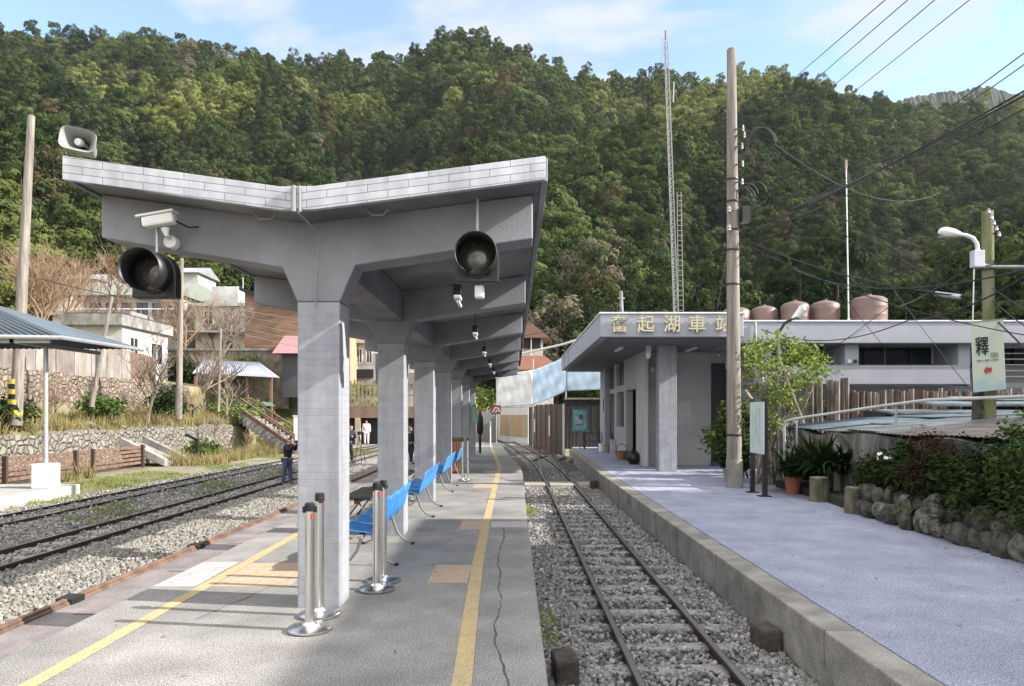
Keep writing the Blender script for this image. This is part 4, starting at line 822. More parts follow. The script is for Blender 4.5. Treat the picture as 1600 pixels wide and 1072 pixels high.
skin = mat('skin', (.45, .27, .19), .6, spec=.3); m_navy = mat('navy_cloth', (.02, .025, .05), .9); m_blk = mat('black_cloth', (.015, .015, .018), .9); m_jean = mat('denim', (.05, .07, .15), .9); m_whc = mat('white_cloth', (.62, .6, .58), .9); m_hair = mat('black_hair', (.012, .01, .01), .6); m_rc = mat('red_cloth', (.35, .05, .05), .9)
p1 = person('person in dark jacket and jeans holding up a camera beside the nearest column', (-6.72, 21.3, -.46), R(75), 1.48, pose(.05, 'cam', .03), dict(skin=skin, top=m_blk, legs=m_jean, hair=m_hair, shoe=m_blk))
q = thing('hand_camera', 'small black camera held by the person beside the nearest column', 'camera', (-6.5, 21.25, .84)); MB().box(-6.46, -6.38, 21.18, 21.30, .80, .88).build('body', m_black, q, bevel=.01); MB().lathe((-6.38, 21.24, .84), [(.03, 0), (.03, .06), (.0001, .06)], 12, 'x').build('lens', m_black, q)
p2 = person('person in dark clothes working at a tripod, seen between two columns', (-6.95, 30.2, -.46), R(60), 1.72, pose(.08, 'front', .05), dict(skin=skin, top=m_navy, legs=m_blk, hair=m_hair, shoe=m_blk))
q = thing('tripod', 'camera tripod standing before the person between two columns', 'tripod', (-6.45, 30, -.46))
for dx, dy in ((-.18, -.15), (.32, -.1), (.05, .28)): MB().tube([(-6.45, 30, .75), (-6.45 + dx, 30 + dy, -.47)], .014, 6).build('leg', m_black, q)
MB().box(-6.52, -6.38, 29.93, 30.07, .78, .92).build('head', m_black, q, bevel=.01); MB().tube([(-6.45, 30, .6), (-6.45, 30, .8)], .018, 6).build('column', m_black, q)
person('person in a long white coat and red cap standing before a dark opening', (-9.75, 47.6, -.46), R(10), 1.72, pose(.0, 'down', .0), dict(skin=skin, top=m_whc, legs=m_whc, hair=m_rc, shoe=m_blk))
person('person in black seen as a narrow sliver beside the second column', (-3.75, 26.3, -.27), R(-30), 1.60, pose(.02, 'down', .06), dict(skin=skin, top=m_blk, legs=m_blk, hair=m_hair, shoe=m_blk))

# ------------------------------------------------------------------ forest on the hillside
m_ced = leafmat('cedar_leaves', (.010, .021, .008), (.070, .090, .031), patch=(.15, .165, .05), pscale=.016, patchlim=(.55, .62), third=(.07, .06, .03))
m_brd = leafmat('broad_leaves', (.026, .045, .014), (.115, .14, .048), patch=(.17, .185, .055), pscale=.016, patchlim=(.53, .60), third=(.11, .10, .065))
m_bark = mat('bark', (.06, .045, .033), .95, col2=(.03, .024, .018), scale=3, sx=(1, 1, .2))
def crown(h, Rr, kind, seed, nc=64, nl=58, ls=.50):
    g = np.random.default_rng(seed); t = g.beta(1.25, 1.05, nc) * .93 if kind == 'cedar' else g.beta(1.4, 1.2, nc)
    if kind == 'cedar': z0 = h * .0; prof = lambda q: Rr * np.clip((1 - q) ** .46, .2, 1) * (1 - .35 * np.exp(-q * 9)); zz = z0 + t * (h - z0)
    else: z0 = h * .18; prof = lambda q: Rr * np.sqrt(np.clip(1 - (2 * q - .85) ** 2 / 1.35, .05, 1)); zz = z0 + t * (h - z0)
    an = g.uniform(0, 2 * np.pi, nc); lob = 1 + .22 * np.sin(3 * an + seed) + .15 * np.sin(5 * an + 2 * seed + t * 6)
    rr_ = prof(t) * lob * g.uniform(.55, .95, nc); C = np.stack([rr_ * np.cos(an), rr_ * np.sin(an), zz], 1); cr = g.uniform(.65, 1.25, nc) * Rr / 3.0 * (1 - .35 * t)
    d = g.normal(0, 1, (nc, nl, 3)); d[:, :, 2] = d[:, :, 2] * .8 + .35; out_ = C.copy(); out_[:, 2] = 0; out_ /= np.linalg.norm(out_, axis=1, keepdims=True) + 1e-6
    d += out_[:, None, :] * .8; d /= np.linalg.norm(d, axis=2, keepdims=True); P = C[:, None, :] + d * (cr[:, None, None] * g.uniform(.75, 1.12, (nc, nl, 1))) * np.array([1, 1, .85])
    return leaf_quads(P.reshape(-1, 3), d.reshape(-1, 3), ls, .20, rng=g)
def tree_proto(kind, seed, h, Rr):
    nm = 'cedar_tree' if kind == 'cedar' else 'broadleaf_tree'
    t = thing(nm, '', 'tree', (0, 0, 0)); V, Fq_ = crown(h, Rr, kind, seed); np_mesh('crown', V, Fq_, 4, m_ced if kind == 'cedar' else m_brd, parent=t)
    MB().tube([(0, 0, -1.5), (0, 0, h * .3), (.1, 0, h * .6), (0, .1, h * .85)], [.30, .24, .14, .04], 7).build('trunk', m_bark, t, smooth=True)
    return t
protos = [tree_proto('cedar', s, h, r) for s, h, r in ((1, 14.5, 3.7), (2, 15.5, 3.5), (3, 13, 3.9), (4, 16.5, 4.1), (5, 13.5, 3.3), (6, 15.5, 4.3))] + [tree_proto('broad', s, h, r) for s, h, r in ((11, 10, 4.4), (12, 11, 4.1), (13, 8.5, 3.9), (14, 11.5, 4.8))]
px_, py_ = [], []
step = 4.8
for gy in np.arange(58, 322, step):
    for gx in np.arange(-gy * 1.05 - 30, gy * 1.0 + 30, step): px_.append(gx); py_.append(gy)
px_ = np.array(px_) + RNG.uniform(-2.1, 2.1, len(px_)); py_ = np.array(py_) + RNG.uniform(-2.1, 2.1, len(py_))
hz = hill(px_, py_); gz_ = ground_z(px_, py_); ok = (hz > -90) & (hz >= gz_ - .8); U = 802 + F * px_ / py_
# keep houses clear
ok &= ~((py_ < 72) & (U < 480) & (U > 60)); px_, py_, hz, U = px_[ok], py_[ok], hz[ok], U[ok]
dist = np.hypot(px_, py_); vis = (U > -20) & (U < 1620) & ((U < 430) | (U > 560)); order = np.argsort(np.where(vis, dist, 1e6)); near = order[:296]; far = order[296:]
rs = random.Random(5)
def kind_idx(x, y, z):
    nz = math.sin(x * .045 + 1) + math.sin(y * .05 + z * .06 + x * .02); return rs.choice([6, 7, 8, 9]) if rs.random() < (.62 if nz > .55 else .16) + (.25 if z > 95 else 0) else rs.choice([0, 1, 2, 3, 4, 5])
used = set()
for i in near:
    k = kind_idx(px_[i], py_[i], hz[i]); loc = (float(px_[i]), float(py_[i]), float(hz[i])); s = rs.uniform(.72, 1.15); sc_ = (s * rs.uniform(.9, 1.15), s * rs.uniform(.9, 1.15), s)
    reg = 'left of the canopy' if U[i] < 430 else 'seen between canopy and lattice mast' if U[i] < 1060 else 'behind the wooden pole' if U[i] < 1200 else 'above the water tanks' if U[i] < 1420 else 'at the right edge'
    lab = 'one of the dark green cedars on the lower hillside ' + reg if k < 6 else 'one of the round paler trees on the hillside ' + reg
    if k not in used: t = protos[k]; used.add(k); t.location = loc; t.scale = sc_; t.rotation_euler = (0, 0, rs.uniform(0, 6.28)); t['label'] = lab
    else: t = dup(protos[k], loc, rs.uniform(0, 6.28), lab, sc_)
    t['group'] = ('cedars ' if k < 6 else 'round trees ') + reg
# the rest of the wood: points instancing the same crowns
pts = np.stack([px_[far], py_[far], hz[far]], 1); kidx = np.array([kind_idx(*p) for p in pts], dtype=np.int32); pm = bpy.data.meshes.new('forest'); pm.vertices.add(len(pts)); pm.vertices.foreach_set('co', pts.astype(np.float32).ravel())
at = pm.attributes.new('kind_index', 'INT', 'POINT'); at.data.foreach_set('value', kidx); at = pm.attributes.new('tree_scale', 'FLOAT', 'POINT'); at.data.foreach_set('value', RNG.uniform(.62, 1.12, len(pts)).astype(np.float32)); at = pm.attributes.new('spin', 'FLOAT', 'POINT'); at.data.foreach_set('value', RNG.uniform(0, 6.28, len(pts)).astype(np.float32))
pm.update(); fo = bpy.data.objects.new('forest', pm); COL.objects.link(fo); tag(fo, 'dense mixed green forest covering the upper hillside up to the ridge', 'forest', kind='stuff')
ng = bpy.data.node_groups.new('forest_nodes', 'GeometryNodeTree'); ng.interface.new_socket('Geometry', in_out='INPUT', socket_type='NodeSocketGeometry'); ng.interface.new_socket('Geometry', in_out='OUTPUT', socket_type='NodeSocketGeometry')
gi = N(ng, 'NodeGroupInput'); go = N(ng, 'NodeGroupOutput'); iop = N(ng, 'GeometryNodeInstanceOnPoints'); g2i = N(ng, 'GeometryNodeGeometryToInstance')
for t in reversed(protos):
    cr_ = [c for c in t.children if c.name.startswith('crown')][0]; oi = N(ng, 'GeometryNodeObjectInfo', transform_space='ORIGINAL'); oi.inputs['Object'].default_value = cr_; oi.inputs['As Instance'].default_value = False; ng.links.new(oi.outputs['Geometry'], g2i.inputs[0])
def NA(nm, ty):
    a = N(ng, 'GeometryNodeInputNamedAttribute', data_type=ty); a.inputs['Name'].default_value = nm; return a.outputs[0]
cx = N(ng, 'ShaderNodeCombineXYZ'); ng.links.new(NA('spin', 'FLOAT'), cx.inputs[2])
ng.links.new(gi.outputs[0], iop.inputs['Points']); ng.links.new(g2i.outputs[0], iop.inputs['Instance']); iop.inputs['Pick Instance'].default_value = True
ng.links.new(NA('kind_index', 'INT'), iop.inputs['Instance Index']); ng.links.new(cx.outputs[0], iop.inputs['Rotation']); ng.links.new(NA('tree_scale', 'FLOAT'), iop.inputs['Scale']); ng.links.new(iop.outputs[0], go.inputs[0])
fo.modifiers.new('trees', 'NODES').node_group = ng

# ------------------------------------------------------------------ plant builders
m_leafdark = leafmat('dark_shrub_leaves', (.010, .018, .007), (.038, .058, .02), rnd=False)
m_leafmid = leafmat('green_shrub_leaves', (.028, .050, .014), (.085, .13, .035), rnd=False)
m_leafbright = leafmat('yellow_green_leaves', (.09, .14, .03), (.24, .29, .08), rnd=False)
m_leafred = leafmat('reddish_leaves', (.022, .018, .010), (.075, .035, .022), rnd=False)
m_dry = leafmat('dry_grass_blades', (.09, .10, .03), (.36, .28, .15), rnd=False)
m_twig = mat('twig', (.24, .19, .15), .95, col2=(.14, .11, .09), scale=3)
m_twigred = mat('brown_twig', (.26, .17, .11), .95, col2=(.17, .11, .07), scale=2)
def branches(base, h, n, spread, seed, levels=2, r0=.05, seg=3, up=.6):
    rs_ = random.Random(seed); mb = MB(); tips = []
    def go_(p, d, l, r, lv):
        pts_ = [p]; q = Vector(p)
        for i in range(seg):
            d = (d + Vector((rs_.uniform(-.25, .25), rs_.uniform(-.25, .25), rs_.uniform(-.05, .2)))).normalized(); q = q + d * l / seg; pts_.append(q.copy())
        mb.tube(pts_, [r * (1 - .55 * i / seg) for i in range(seg + 1)], 3 if r < .02 else 5, cap=False)
        tips.extend(pts_[1:])
        if lv > 0:
            for _ in range(n):
                k = rs_.uniform(.35, 1); i = min(seg - 1, int(k * seg)); b = pts_[i].lerp(pts_[i + 1], k * seg - i); a = rs_.uniform(0, 6.28)
                nd = (d + Vector((math.cos(a), math.sin(a), up * rs_.uniform(0, 1.2))) * spread).normalized(); go_(b, nd, l * rs_.uniform(.45, .7), r * .5, lv - 1)
    go_(Vector(base), Vector((0, 0, 1)), h * .55, r0, levels); return mb, tips
def shrub(name, label, cat, base, size, nleaf, ls, m, seed, group=None, dens=.5, stems=6, asp=1.0, mtw=None, flat=.9):
    t = thing(name, label, cat, base, group); g = np.random.default_rng(seed); rx, ry, h = size; nc = max(10, int(nleaf / 42))
    d = g.normal(0, 1, (nc, 3)); d[:, 2] = np.abs(d[:, 2]) * flat; d /= np.linalg.norm(d, axis=1, keepdims=True); C = d * g.uniform(.35, .95, (nc, 1)) * np.array([rx, ry, h * .62]) + np.array(base) + np.array([0, 0, h * .30])
    per = nleaf // nc; dd = g.normal(0, 1, (nc, per, 3)); dd /= np.linalg.norm(dd, axis=2, keepdims=True); cr = min(rx, h) * .30; P = C[:, None] + dd * cr * g.uniform(.4, 1.1, (nc, per, 1)); P[..., 2] = np.maximum(P[..., 2], base[2] + .02)
    nr = dd * .6 + np.array([0, 0, .6]); V, Fc_ = leaf_quads(P.reshape(-1, 3), nr.reshape(-1, 3), ls, .45, asp, g); np_mesh('leaves', V, Fc_, 4, m, parent=t)
    mb = MB(); rs_ = random.Random(seed)
    for k in range(stems):
        c = C[rs_.randrange(nc)]; b = Vector(base) + Vector((rs_.uniform(-.25, .25) * rx, rs_.uniform(-.25, .25) * ry, -.1)); mb.tube([b, b.lerp(Vector(c), .55) + Vector((0, 0, .05)), Vector(c)], [.012 * h + .006, .01, .004], 5)
    mb.build('stems', mtw or m_bark, t); return t
def strap(name, label, base, n, L0, m, seed, group=None, wd=.035):
    t = thing(name, label, 'plant', base, group); g = random.Random(seed); mb = MB()
    for k in range(n):
        a = g.uniform(0, 6.28); l = L0 * g.uniform(.6, 1.1); el = g.uniform(.5, 1.35); p = Vector(base) + Vector((g.uniform(-.08, .08), g.uniform(-.08, .08), 0)); d = Vector((math.cos(a) * math.cos(el), math.sin(a) * math.cos(el), math.sin(el))); side = Vector((-math.sin(a), math.cos(a), 0)); vs = []
        for i in range(6):
            w_ = wd * (1 - (i / 5) ** 2.2) * (.5 + min(1, i * .5)) + .002; vs += [p - side * w_ / 2, p + side * w_ / 2]; p = p + d * l / 5; d = (d + Vector((0, 0, -.30))).normalized()
        mb.add(vs, [(2 * i, 2 * i + 1, 2 * i + 3, 2 * i + 2) for i in range(5)])
    np_ = mb.build('leaves', m, t); return t
def bare_tree(label, base, h, seed, m, n=5, levels=3, spread=1.0, cat='tree', r0=.10):
    t = thing('bare_tree', label, cat, base); mb, tips = branches(base, h, n, spread, seed, levels, r0, 3, .7); mb.build('branches', m, t); return t
def grass(name, label, P, hgt, m, seed, nb=5, wd=.02):
    g = np.random.default_rng(seed); n = len(P) * nb; B = np.repeat(P, nb, 0) + np.concatenate([g.normal(0, .07, (n, 2)), np.zeros((n, 1))], 1); a = g.uniform(0, 6.28, n); hh = hgt * g.uniform(.3, 1.3, n) * np.clip(.8 + .45 * np.sin(B[:, 0] * 1.7 + 1.3 * np.sin(B[:, 1] * .9)) * np.sin(B[:, 1] * 1.3 + B[:, 0] * .4) + .25 * np.sin(B[:, 1] * 5 + B[:, 0] * 3), .12, 2); ln = g.normal(0, .28, (n, 2)) * hh[:, None]
    s = np.stack([np.cos(a), np.sin(a), np.zeros(n)], 1) * wd; tip = B + np.concatenate([ln, hh[:, None]], 1); V = np.stack([B - s, B + s, tip], 1); o = np_mesh(name, V.reshape(-1, 3), np.arange(3 * n).reshape(n, 3), 3, m); return tag(o, label, 'grass', kind='stuff')

# ------------------------------------------------------------------ left bank: walls, fences, grass
def stonemat(name, c1, c2, sc, dark=(.05, .045, .04)):
    m = bpy.data.materials.new(name); m.use_nodes = True; t = m.node_tree; p = t.nodes['Principled BSDF']; p.inputs['Roughness'].default_value = .95; K = t.links.new
    g = N(t, 'ShaderNodeNewGeometry'); nz = N(t, 'ShaderNodeTexNoise'); nz.inputs['Scale'].default_value = 3; K(g.outputs['Position'], nz.inputs[0]); ad = N(t, 'ShaderNodeVectorMath', operation='MULTIPLY_ADD'); ad.inputs[1].default_value = (.25, .25, .25); K(nz.outputs['Color'], ad.inputs[0]); K(g.outputs['Position'], ad.inputs[2])
    v = N(t, 'ShaderNodeTexVoronoi'); v.inputs['Scale'].default_value = sc; K(ad.outputs[0], v.inputs['Vector']); e = N(t, 'ShaderNodeTexVoronoi', feature='DISTANCE_TO_EDGE'); e.inputs['Scale'].default_value = sc; K(ad.outputs[0], e.inputs['Vector'])
    sp_ = N(t, 'ShaderNodeSeparateColor'); K(v.outputs['Color'], sp_.inputs[0]); mx1 = N(t, 'ShaderNodeMix', data_type='RGBA'); mx1.inputs[6].default_value = (*c1, 1); mx1.inputs[7].default_value = (*c2, 1); K(sp_.outputs[0], mx1.inputs[0])
    mr = N(t, 'ShaderNodeMapRange'); mr.inputs[1].default_value = .0; mr.inputs[2].default_value = .06; K(e.outputs['Distance'], mr.inputs[0]); mx2 = N(t, 'ShaderNodeMix', data_type='RGBA'); mx2.inputs[6].default_value = (*dark, 1); K(mx1.outputs[2], mx2.inputs[7]); K(mr.outputs[0], mx2.inputs[0])
    n2 = N(t, 'ShaderNodeTexNoise'); n2.inputs['Scale'].default_value = 22; n2.inputs['Detail'].default_value = 6; K(g.outputs['Position'], n2.inputs[0]); mm = N(t, 'ShaderNodeMix', data_type='RGBA', blend_type='OVERLAY'); mm.inputs[0].default_value = .6; K(mx2.outputs[2], mm.inputs[6]); K(n2.outputs[0], mm.inputs[7]); K(mm.outputs[2], p.inputs['Base Color'])
    mr2 = N(t, 'ShaderNodeMapRange'); mr2.inputs[2].default_value = .22; K(e.outputs['Distance'], mr2.inputs[0]); b = N(t, 'ShaderNodeBump'); b.inputs['Distance'].default_value = .09; b.inputs['Strength'].default_value = 1; K(mr2.outputs[0], b.inputs['Height']); K(b.outputs[0], p.inputs['Normal']); return m
m_sw1 = stonemat('rubble_wall', (.17, .13, .095), (.27, .215, .17), 4.2, (.09, .07, .05)); m_sw2 = stonemat('rubble_wall_pale', (.155, .14, .115), (.24, .22, .185), 4.0, (.085, .075, .06))
def wallY(name, label, x0, x1, y0, y1, zb, ztf, m, cat='wall', seed=0, st_=.5):
    """rough stone wall along Y with an uneven top and bulging face towards +X"""
    rs_ = random.Random(seed); ys_ = np.arange(y0, y1 + .01, st_); nz_ = 6; vs = []; rows = []
    for y in ys_:
        t_ = ztf(y) + rs_.uniform(-.05, .05)
        for k in range(nz_): z = zb + (t_ - zb) * k / (nz_ - 1); vs.append((x1 + rs_.uniform(-.05, .06) - .12 * k / nz_, y, z))
        vs.append((x0, y, t_ + rs_.uniform(-.03, .03))); vs.append((x0, y, zb))
    k = nz_ + 2; n = len(ys_); fs = [(i * k + j, i * k + (j + 1) % k, (i + 1) * k + (j + 1) % k, (i + 1) * k + j) for i in range(n - 1) for j in range(k)] + [tuple(range(k)), tuple(range(n * k - 1, (n - 1) * k - 1, -1))]
    return tag(MB().add(vs, fs).build(name, m), label, cat)
wallY('stone_wall', 'low pale stone wall along the foot of the left bank', -16.6, -15.95, 17, 41, -.6, lambda y: 1.0 + .04 * math.sin(y), m_sw2, seed=1)
wallY('stone_wall', 'high brown stone retaining wall below the concrete panels', -20.6, -19.95, 16, 44, 1.2, lambda y: 3.45 + .05 * math.sin(y * .7), m_sw1, seed=2)
pf = thing('panel_fence', 'tall weathered concrete panel fence on top of the stone wall', 'fence', (-20.2, 29, 3.4))
m_pan = mat('panel_concrete', (.34, .31, .28), .9, col2=(.15, .12, .10), scale=1.6, amt=.8, stain=.35, sx=(1, 1, .22), bump=.2)
y = 17.0; i = 0
while y < 37.6:
    MB().box(-20.25, -20.17, y + .02, y + 1.3, 3.3, 5.0 + random.uniform(-.04, .04)).build('panel', m_pan, pf); MB().box(-20.29, -20.13, y - .05, y + .018, 3.3, 5.02).build('post', m_conc, pf); y += 1.33
rg = thing('rusty_gate', 'rusty sheet gate at the end of the concrete panel fence', 'gate', (-20.2, 39, 3.4))
for k in range(6): MB().box(-20.22, -20.16, 37.8 + k * .45, 38.22 + k * .45, 3.3, 4.85 + random.uniform(-.15, .1)).build('sheet', m_rust, rg)
# rusty guard rail made of old rails
gr = thing('rail_barrier', 'rusty barrier of stacked old rails at the far left', 'barrier', (-15, 24.5, -.5))
for k in range(5): MB().beam((-15.05, 16, -.30 + k * .16), (-15.0, 29.2, -.30 + k * .155), .07, .11).build('rail', m_rust, gr, bevel=.01)
for y in (18.0, 21.0, 24.4, 25.4, 28.8): MB().box(-14.98, -14.86, y, y + .1, -.5, .42).build('post', mat('dark_rust', (.06, .035, .025), .9), gr)
# concrete ramp on the bank
rmp = thing('concrete_ramp', 'slanting concrete channel coming down the left bank', 'ramp', (-15.6, 31, -.4))
MB().prism([(-17.4, .95), (-14.2, -.48), (-14.2, -.2), (-17.4, 1.35)], 29.2, 29.5, 'y').prism([(-17.4, .95), (-14.2, -.48), (-14.2, -.2), (-17.4, 1.35)], 31.0, 31.3, 'y').build('side_wall', m_conc, rmp); MB().prism([(-17.4, .9), (-14.2, -.6), (-14.2, -.42), (-17.4, 1.0)], 29.5, 31.0, 'y').build('floor', m_conc, rmp)
for (a, b, l) in ((-13.9, 31.5, 'short dark angled post left of the far left tracks'), (-13.2, 40.5, 'short dark angled post near the stairs')):
    q = thing('bent_post', l, 'post', (a, b, -.5)); MB().beam((a, b, -.5), (a, b, .55), .12, .12).build('upright', m_black, q); MB().beam((a, b, .5), (a - .5, b, .75), .12, .10).build('arm', m_black, q)
# stairs with rusty handrail
sr = thing('staircase', 'steep steps with rusty handrails on the left bank', 'stairs', (-14, 41, 0))
A, B = W(384, 642, 44), W(468, 700, 39)
for k in range(14):
    p = A.lerp(B, k / 13); MB().box(p.x - .3, p.x + .3, p.y - .9, p.y + .9, p.z - .6, p.z).build('step', m_conc, sr)
for off in (-.95, .95):
    MB().beam(A + Vector((0, off, .75)), B + Vector((0, off, .75)), .07, .09).build('handrail', m_rust, sr); MB().beam(A + Vector((0, off, .1)), B + Vector((0, off, .1)), .10, .22).build('stringer', m_rust, sr)
    for k in range(5): p = A.lerp(B, k / 4); MB().beam(p + Vector((0, off, -.2)), p + Vector((0, off, .78)), .06, .06).build('baluster', m_rust, sr)
q = thing('white_post', 'white square post at the foot of the stairs', 'post', (-11.6, 38.4, -.5)); MB().box(-11.78, -11.5, 38.4, 38.6, -.5, 1.5).build('post', m_white, q, bevel=.02); MB().box(-11.8, -11.48, 38.38, 38.62, 1.5, 1.56).build('cap', m_white, q)
q = thing('shed', 'small dark green roofed shed at the top of the stairs', 'shed', (-16.8, 45, 1)); p = W(386, 632, 45); MB().box(p.x - 1, p.x + 1.1, 44.6, 46, p.z - 1, p.z - .1).build('walls', m_dark, q); MB().prism([(p.x - 1.3, p.z - .1), (p.x + 1.4, p.z - .1), (p.x + 1.1, p.z + .15), (p.x - 1, p.z + .15)], 44.4, 46.2, 'y').build('roof', mat('green_roof', (.07, .12, .09), .6), q)
# retaining wall with dark openings beyond the left tracks
rw = thing('retaining_wall', 'rusty brown retaining wall with dark openings at the end of the left tracks', 'wall', (-9, 50, -.5))
MB().box(-14.5, -4.6, 49.4, 49.8, 1.35, 2.15).build('lintel', mat('brown_beam', (.22, .15, .11), .9, col2=(.10, .07, .05), scale=2), rw)
for x in (-14.5, -12.3, -10.9, -8.6, -6.4, -4.9): MB().box(x, x + .35, 49.35, 49.8, -.5, 1.35).build('pier', mat('pale_pier', (.40, .33, .26), .9, col2=(.22, .17, .13), scale=2), rw)
MB().box(-14.4, -4.7, 49.81, 49.9, -.5, 1.34).build('opening', m_dark, rw)
gfz = thing('garden_fence', 'low weathered picket fence on the garden terrace above the openings', 'fence', (-10, 51.5, 2.6))
for k in range(30): MB().box(-14.2 + k * .28, -14.1 + k * .28, 51.3, 51.35, 2.2, 4.0 + random.uniform(-.1, .1)).build('picket', m_wood, gfz)
MB().box(-14.2, -5.9, 51.36, 51.4, 2.9, 3.0).box(-14.2, -5.9, 51.36, 51.4, 3.6, 3.7).build('rail', m_wood, gfz)
# grass
gx = RNG.uniform(-21, -12.5, 7000); gy = RNG.uniform(15, 49, 7000); gzz = ground_z(gx, gy); pn = np.sin(gx * .9) + np.sin(gy * .7 + gx) ; k = (gx < -16.6) & (gzz < 3) | ((gx > -15.8) & (gx < -14.2) & (pn > .2)) | ((gx > -14.8) & (gy > 29.5) & (pn > -.4) & (gx < -11.4))
grass('grass', 'tall dry and green grass covering the left bank', np.stack([gx[k], gy[k], gzz[k]], 1), .55, m_dry, 3, 8, .018)
gx = RNG.uniform(-16, -6, 2500); gy = RNG.uniform(50, 58, 2500); grass('grass', 'sunny grass on the terrace above the dark openings', np.stack([gx, gy, ground_z(gx, gy)], 1), .4, leafmat('sunny_grass', (.14, .18, .04), (.28, .30, .09), rnd=False), 5, 8, .03)
gx = np.concatenate([RNG.uniform(-11.6, -10.7, 900), RNG.uniform(-9.4, -7.9, 1300), RNG.uniform(-11.5, -7, 500), RNG.uniform(-13.6, -11.6, 1500)]); gy = RNG.uniform(8, 42, len(gx)); k = (np.sin(gy * 1.1 + gx) + np.sin(gy * .31 + 1)) > -.2; k &= ~((gx < -11.55) & (gy < 19.3)); gx, gy = gx[k], gy[k]
grass('grass', 'short weeds growing between the left tracks', np.stack([gx, gy, np.full(len(gx), -.47)], 1), .10, leafmat('weed_leaves', (.10, .13, .03), (.22, .23, .08), rnd=False), 8, 10, .012)
gx = np.concatenate([RNG.normal(.30, .04, 120), RNG.normal(.32, .04, 60)]); gy = np.concatenate([RNG.normal(7.2, .35, 60), RNG.normal(5.2, .3, 60), RNG.normal(15.5, .5, 60)]); grass('grass', 'green weeds at the foot of the left platform edge', np.stack([gx, gy, np.full(len(gx), -.46)], 1), .07, leafmat('fresh_weeds', (.12, .20, .03), (.24, .32, .06), rnd=False), 9, 10, .012)
# shrubs on the bank
SH = [((-15.7, 19.2, -.4), (1.1, 1.2, 2.4), 'leafy green bush behind the far left plinths', m_leafmid), ((-17.5, 24, 1.0), (1.3, 1.5, 1.3), 'grey green bush at the striped pole', m_leafdark), ((-18.0, 31.5, 1.2), (.9, 1.3, 1.6), 'green bush below the stone wall near the leaning pole', m_leafmid), ((-17.6, 36.5, 1.3), (1.2, 1.4, 2.2), 'tall mixed bush by the thin pole on the bank', m_leafdark), ((-16.5, 43.5, 1.0), (1.5, 1.3, 1.6), 'green vegetable bush below the blue roofed shed', m_leafbright), ((-14.5, 46, 1.0), (2.4, 1.2, 1.4), 'bright green hedge row near the stairs', m_leafbright), ((-14.6, 33.6, -.4), (.9, 1.5, 1.0), 'low weedy bush beside the concrete ramp', m_leafmid), ((-13.2, 43.5, -.2), (1.4, 1.4, 1.5), 'scrubby bush under the handrail', m_leafmid), ((-18.4, 47, 3.0), (2.6, 1.2, 1.6), 'bright bush above the white canopy roof', m_leafbright), ((-9.5, 53.5, 2.6), (2, 1, 1.0), 'green garden row behind the picket fence', m_leafbright)]
for i, (b, s, l, m) in enumerate(SH):
    bz = float(ground_z(b[0], b[1])); shrub('shrub', l, 'shrub', (b[0], b[1], bz), s, 2200, .16, m, 40 + i)
shrub('round_tree', 'sunlit yellow green tree beyond the platform end', 'tree', (-2.6, 58, float(ground_z(-2.6, 58))), (2.6, 2, 4.6), 5000, .26, m_leafbright, 77)
shrub('round_tree', 'round green tree between the far houses', 'tree', (-21, 57, 3.6), (2.6, 2, 3.4), 4200, .26, m_leafmid, 78)
# bare trees
BT = [((-27.5, 42, 3.4), 7.5, m_twigred, 'big brown bare tree at the far left edge'), ((-29, 52, 5), 8.5, m_twigred, 'bare brown tree left of the white house'), ((-24, 53, 5), 8.0, m_twigred, 'bare brown tree rising behind the white house'), ((-30, 47, 4.5), 9, m_twigred, 'bare reddish tree behind the striped pole'), ((-20.3, 49, 3.4), 7.0, m_twig, 'pale bare tree right of the thin pole'), ((-17.4, 34, 1.2), 4.2, m_twig, 'small bare tree in front of the rusty gate'), ((-18.2, 40.5, 1.4), 5.0, m_twig, 'grey bare tree beside the rusty gate'), ((-16.9, 42.5, 1.2), 4.6, m_twig, 'grey bare tree before the blue roofed shed'), ((-34, 62, 8), 9, m_twigred, 'bare tree high above the flat roofed house'), ((-24.5, 60, 7), 8, m_twig, 'pale bare tree beside the cream house')]
for i, (b, h, m, l) in enumerate(BT): bare_tree(l, (b[0], b[1], float(ground_z(b[0], b[1])) - .2), h, 100 + i, m, 9 if h > 7 else 7, 3, 1.0)

for i, (x, y) in enumerate(((-17.2, 20.5), (-18.6, 22.5), (-17.4, 27), (-18.8, 29), (-17.2, 33), (-18.9, 35.5), (-17.5, 38.8), (-15.2, 36.5), (-14.6, 39.5), (-18.5, 43), (-16.2, 46), (-13.6, 46.8))):
    q = thing('dry_shrub', 'bare twiggy dry shrub on the left bank', 'shrub', (x, y, 0), 'dry shrubs on the left bank'); q.location.z = float(ground_z(x, y)) - .1; WL[q.name] = q.location.copy(); m_, _t = branches(q.location, 1.5 + (i % 4) * .35, 11, 1.3, 300 + i, 2, .03, 3, .9); m_.build('twigs', m_twig if i % 2 else m_twigred, q)
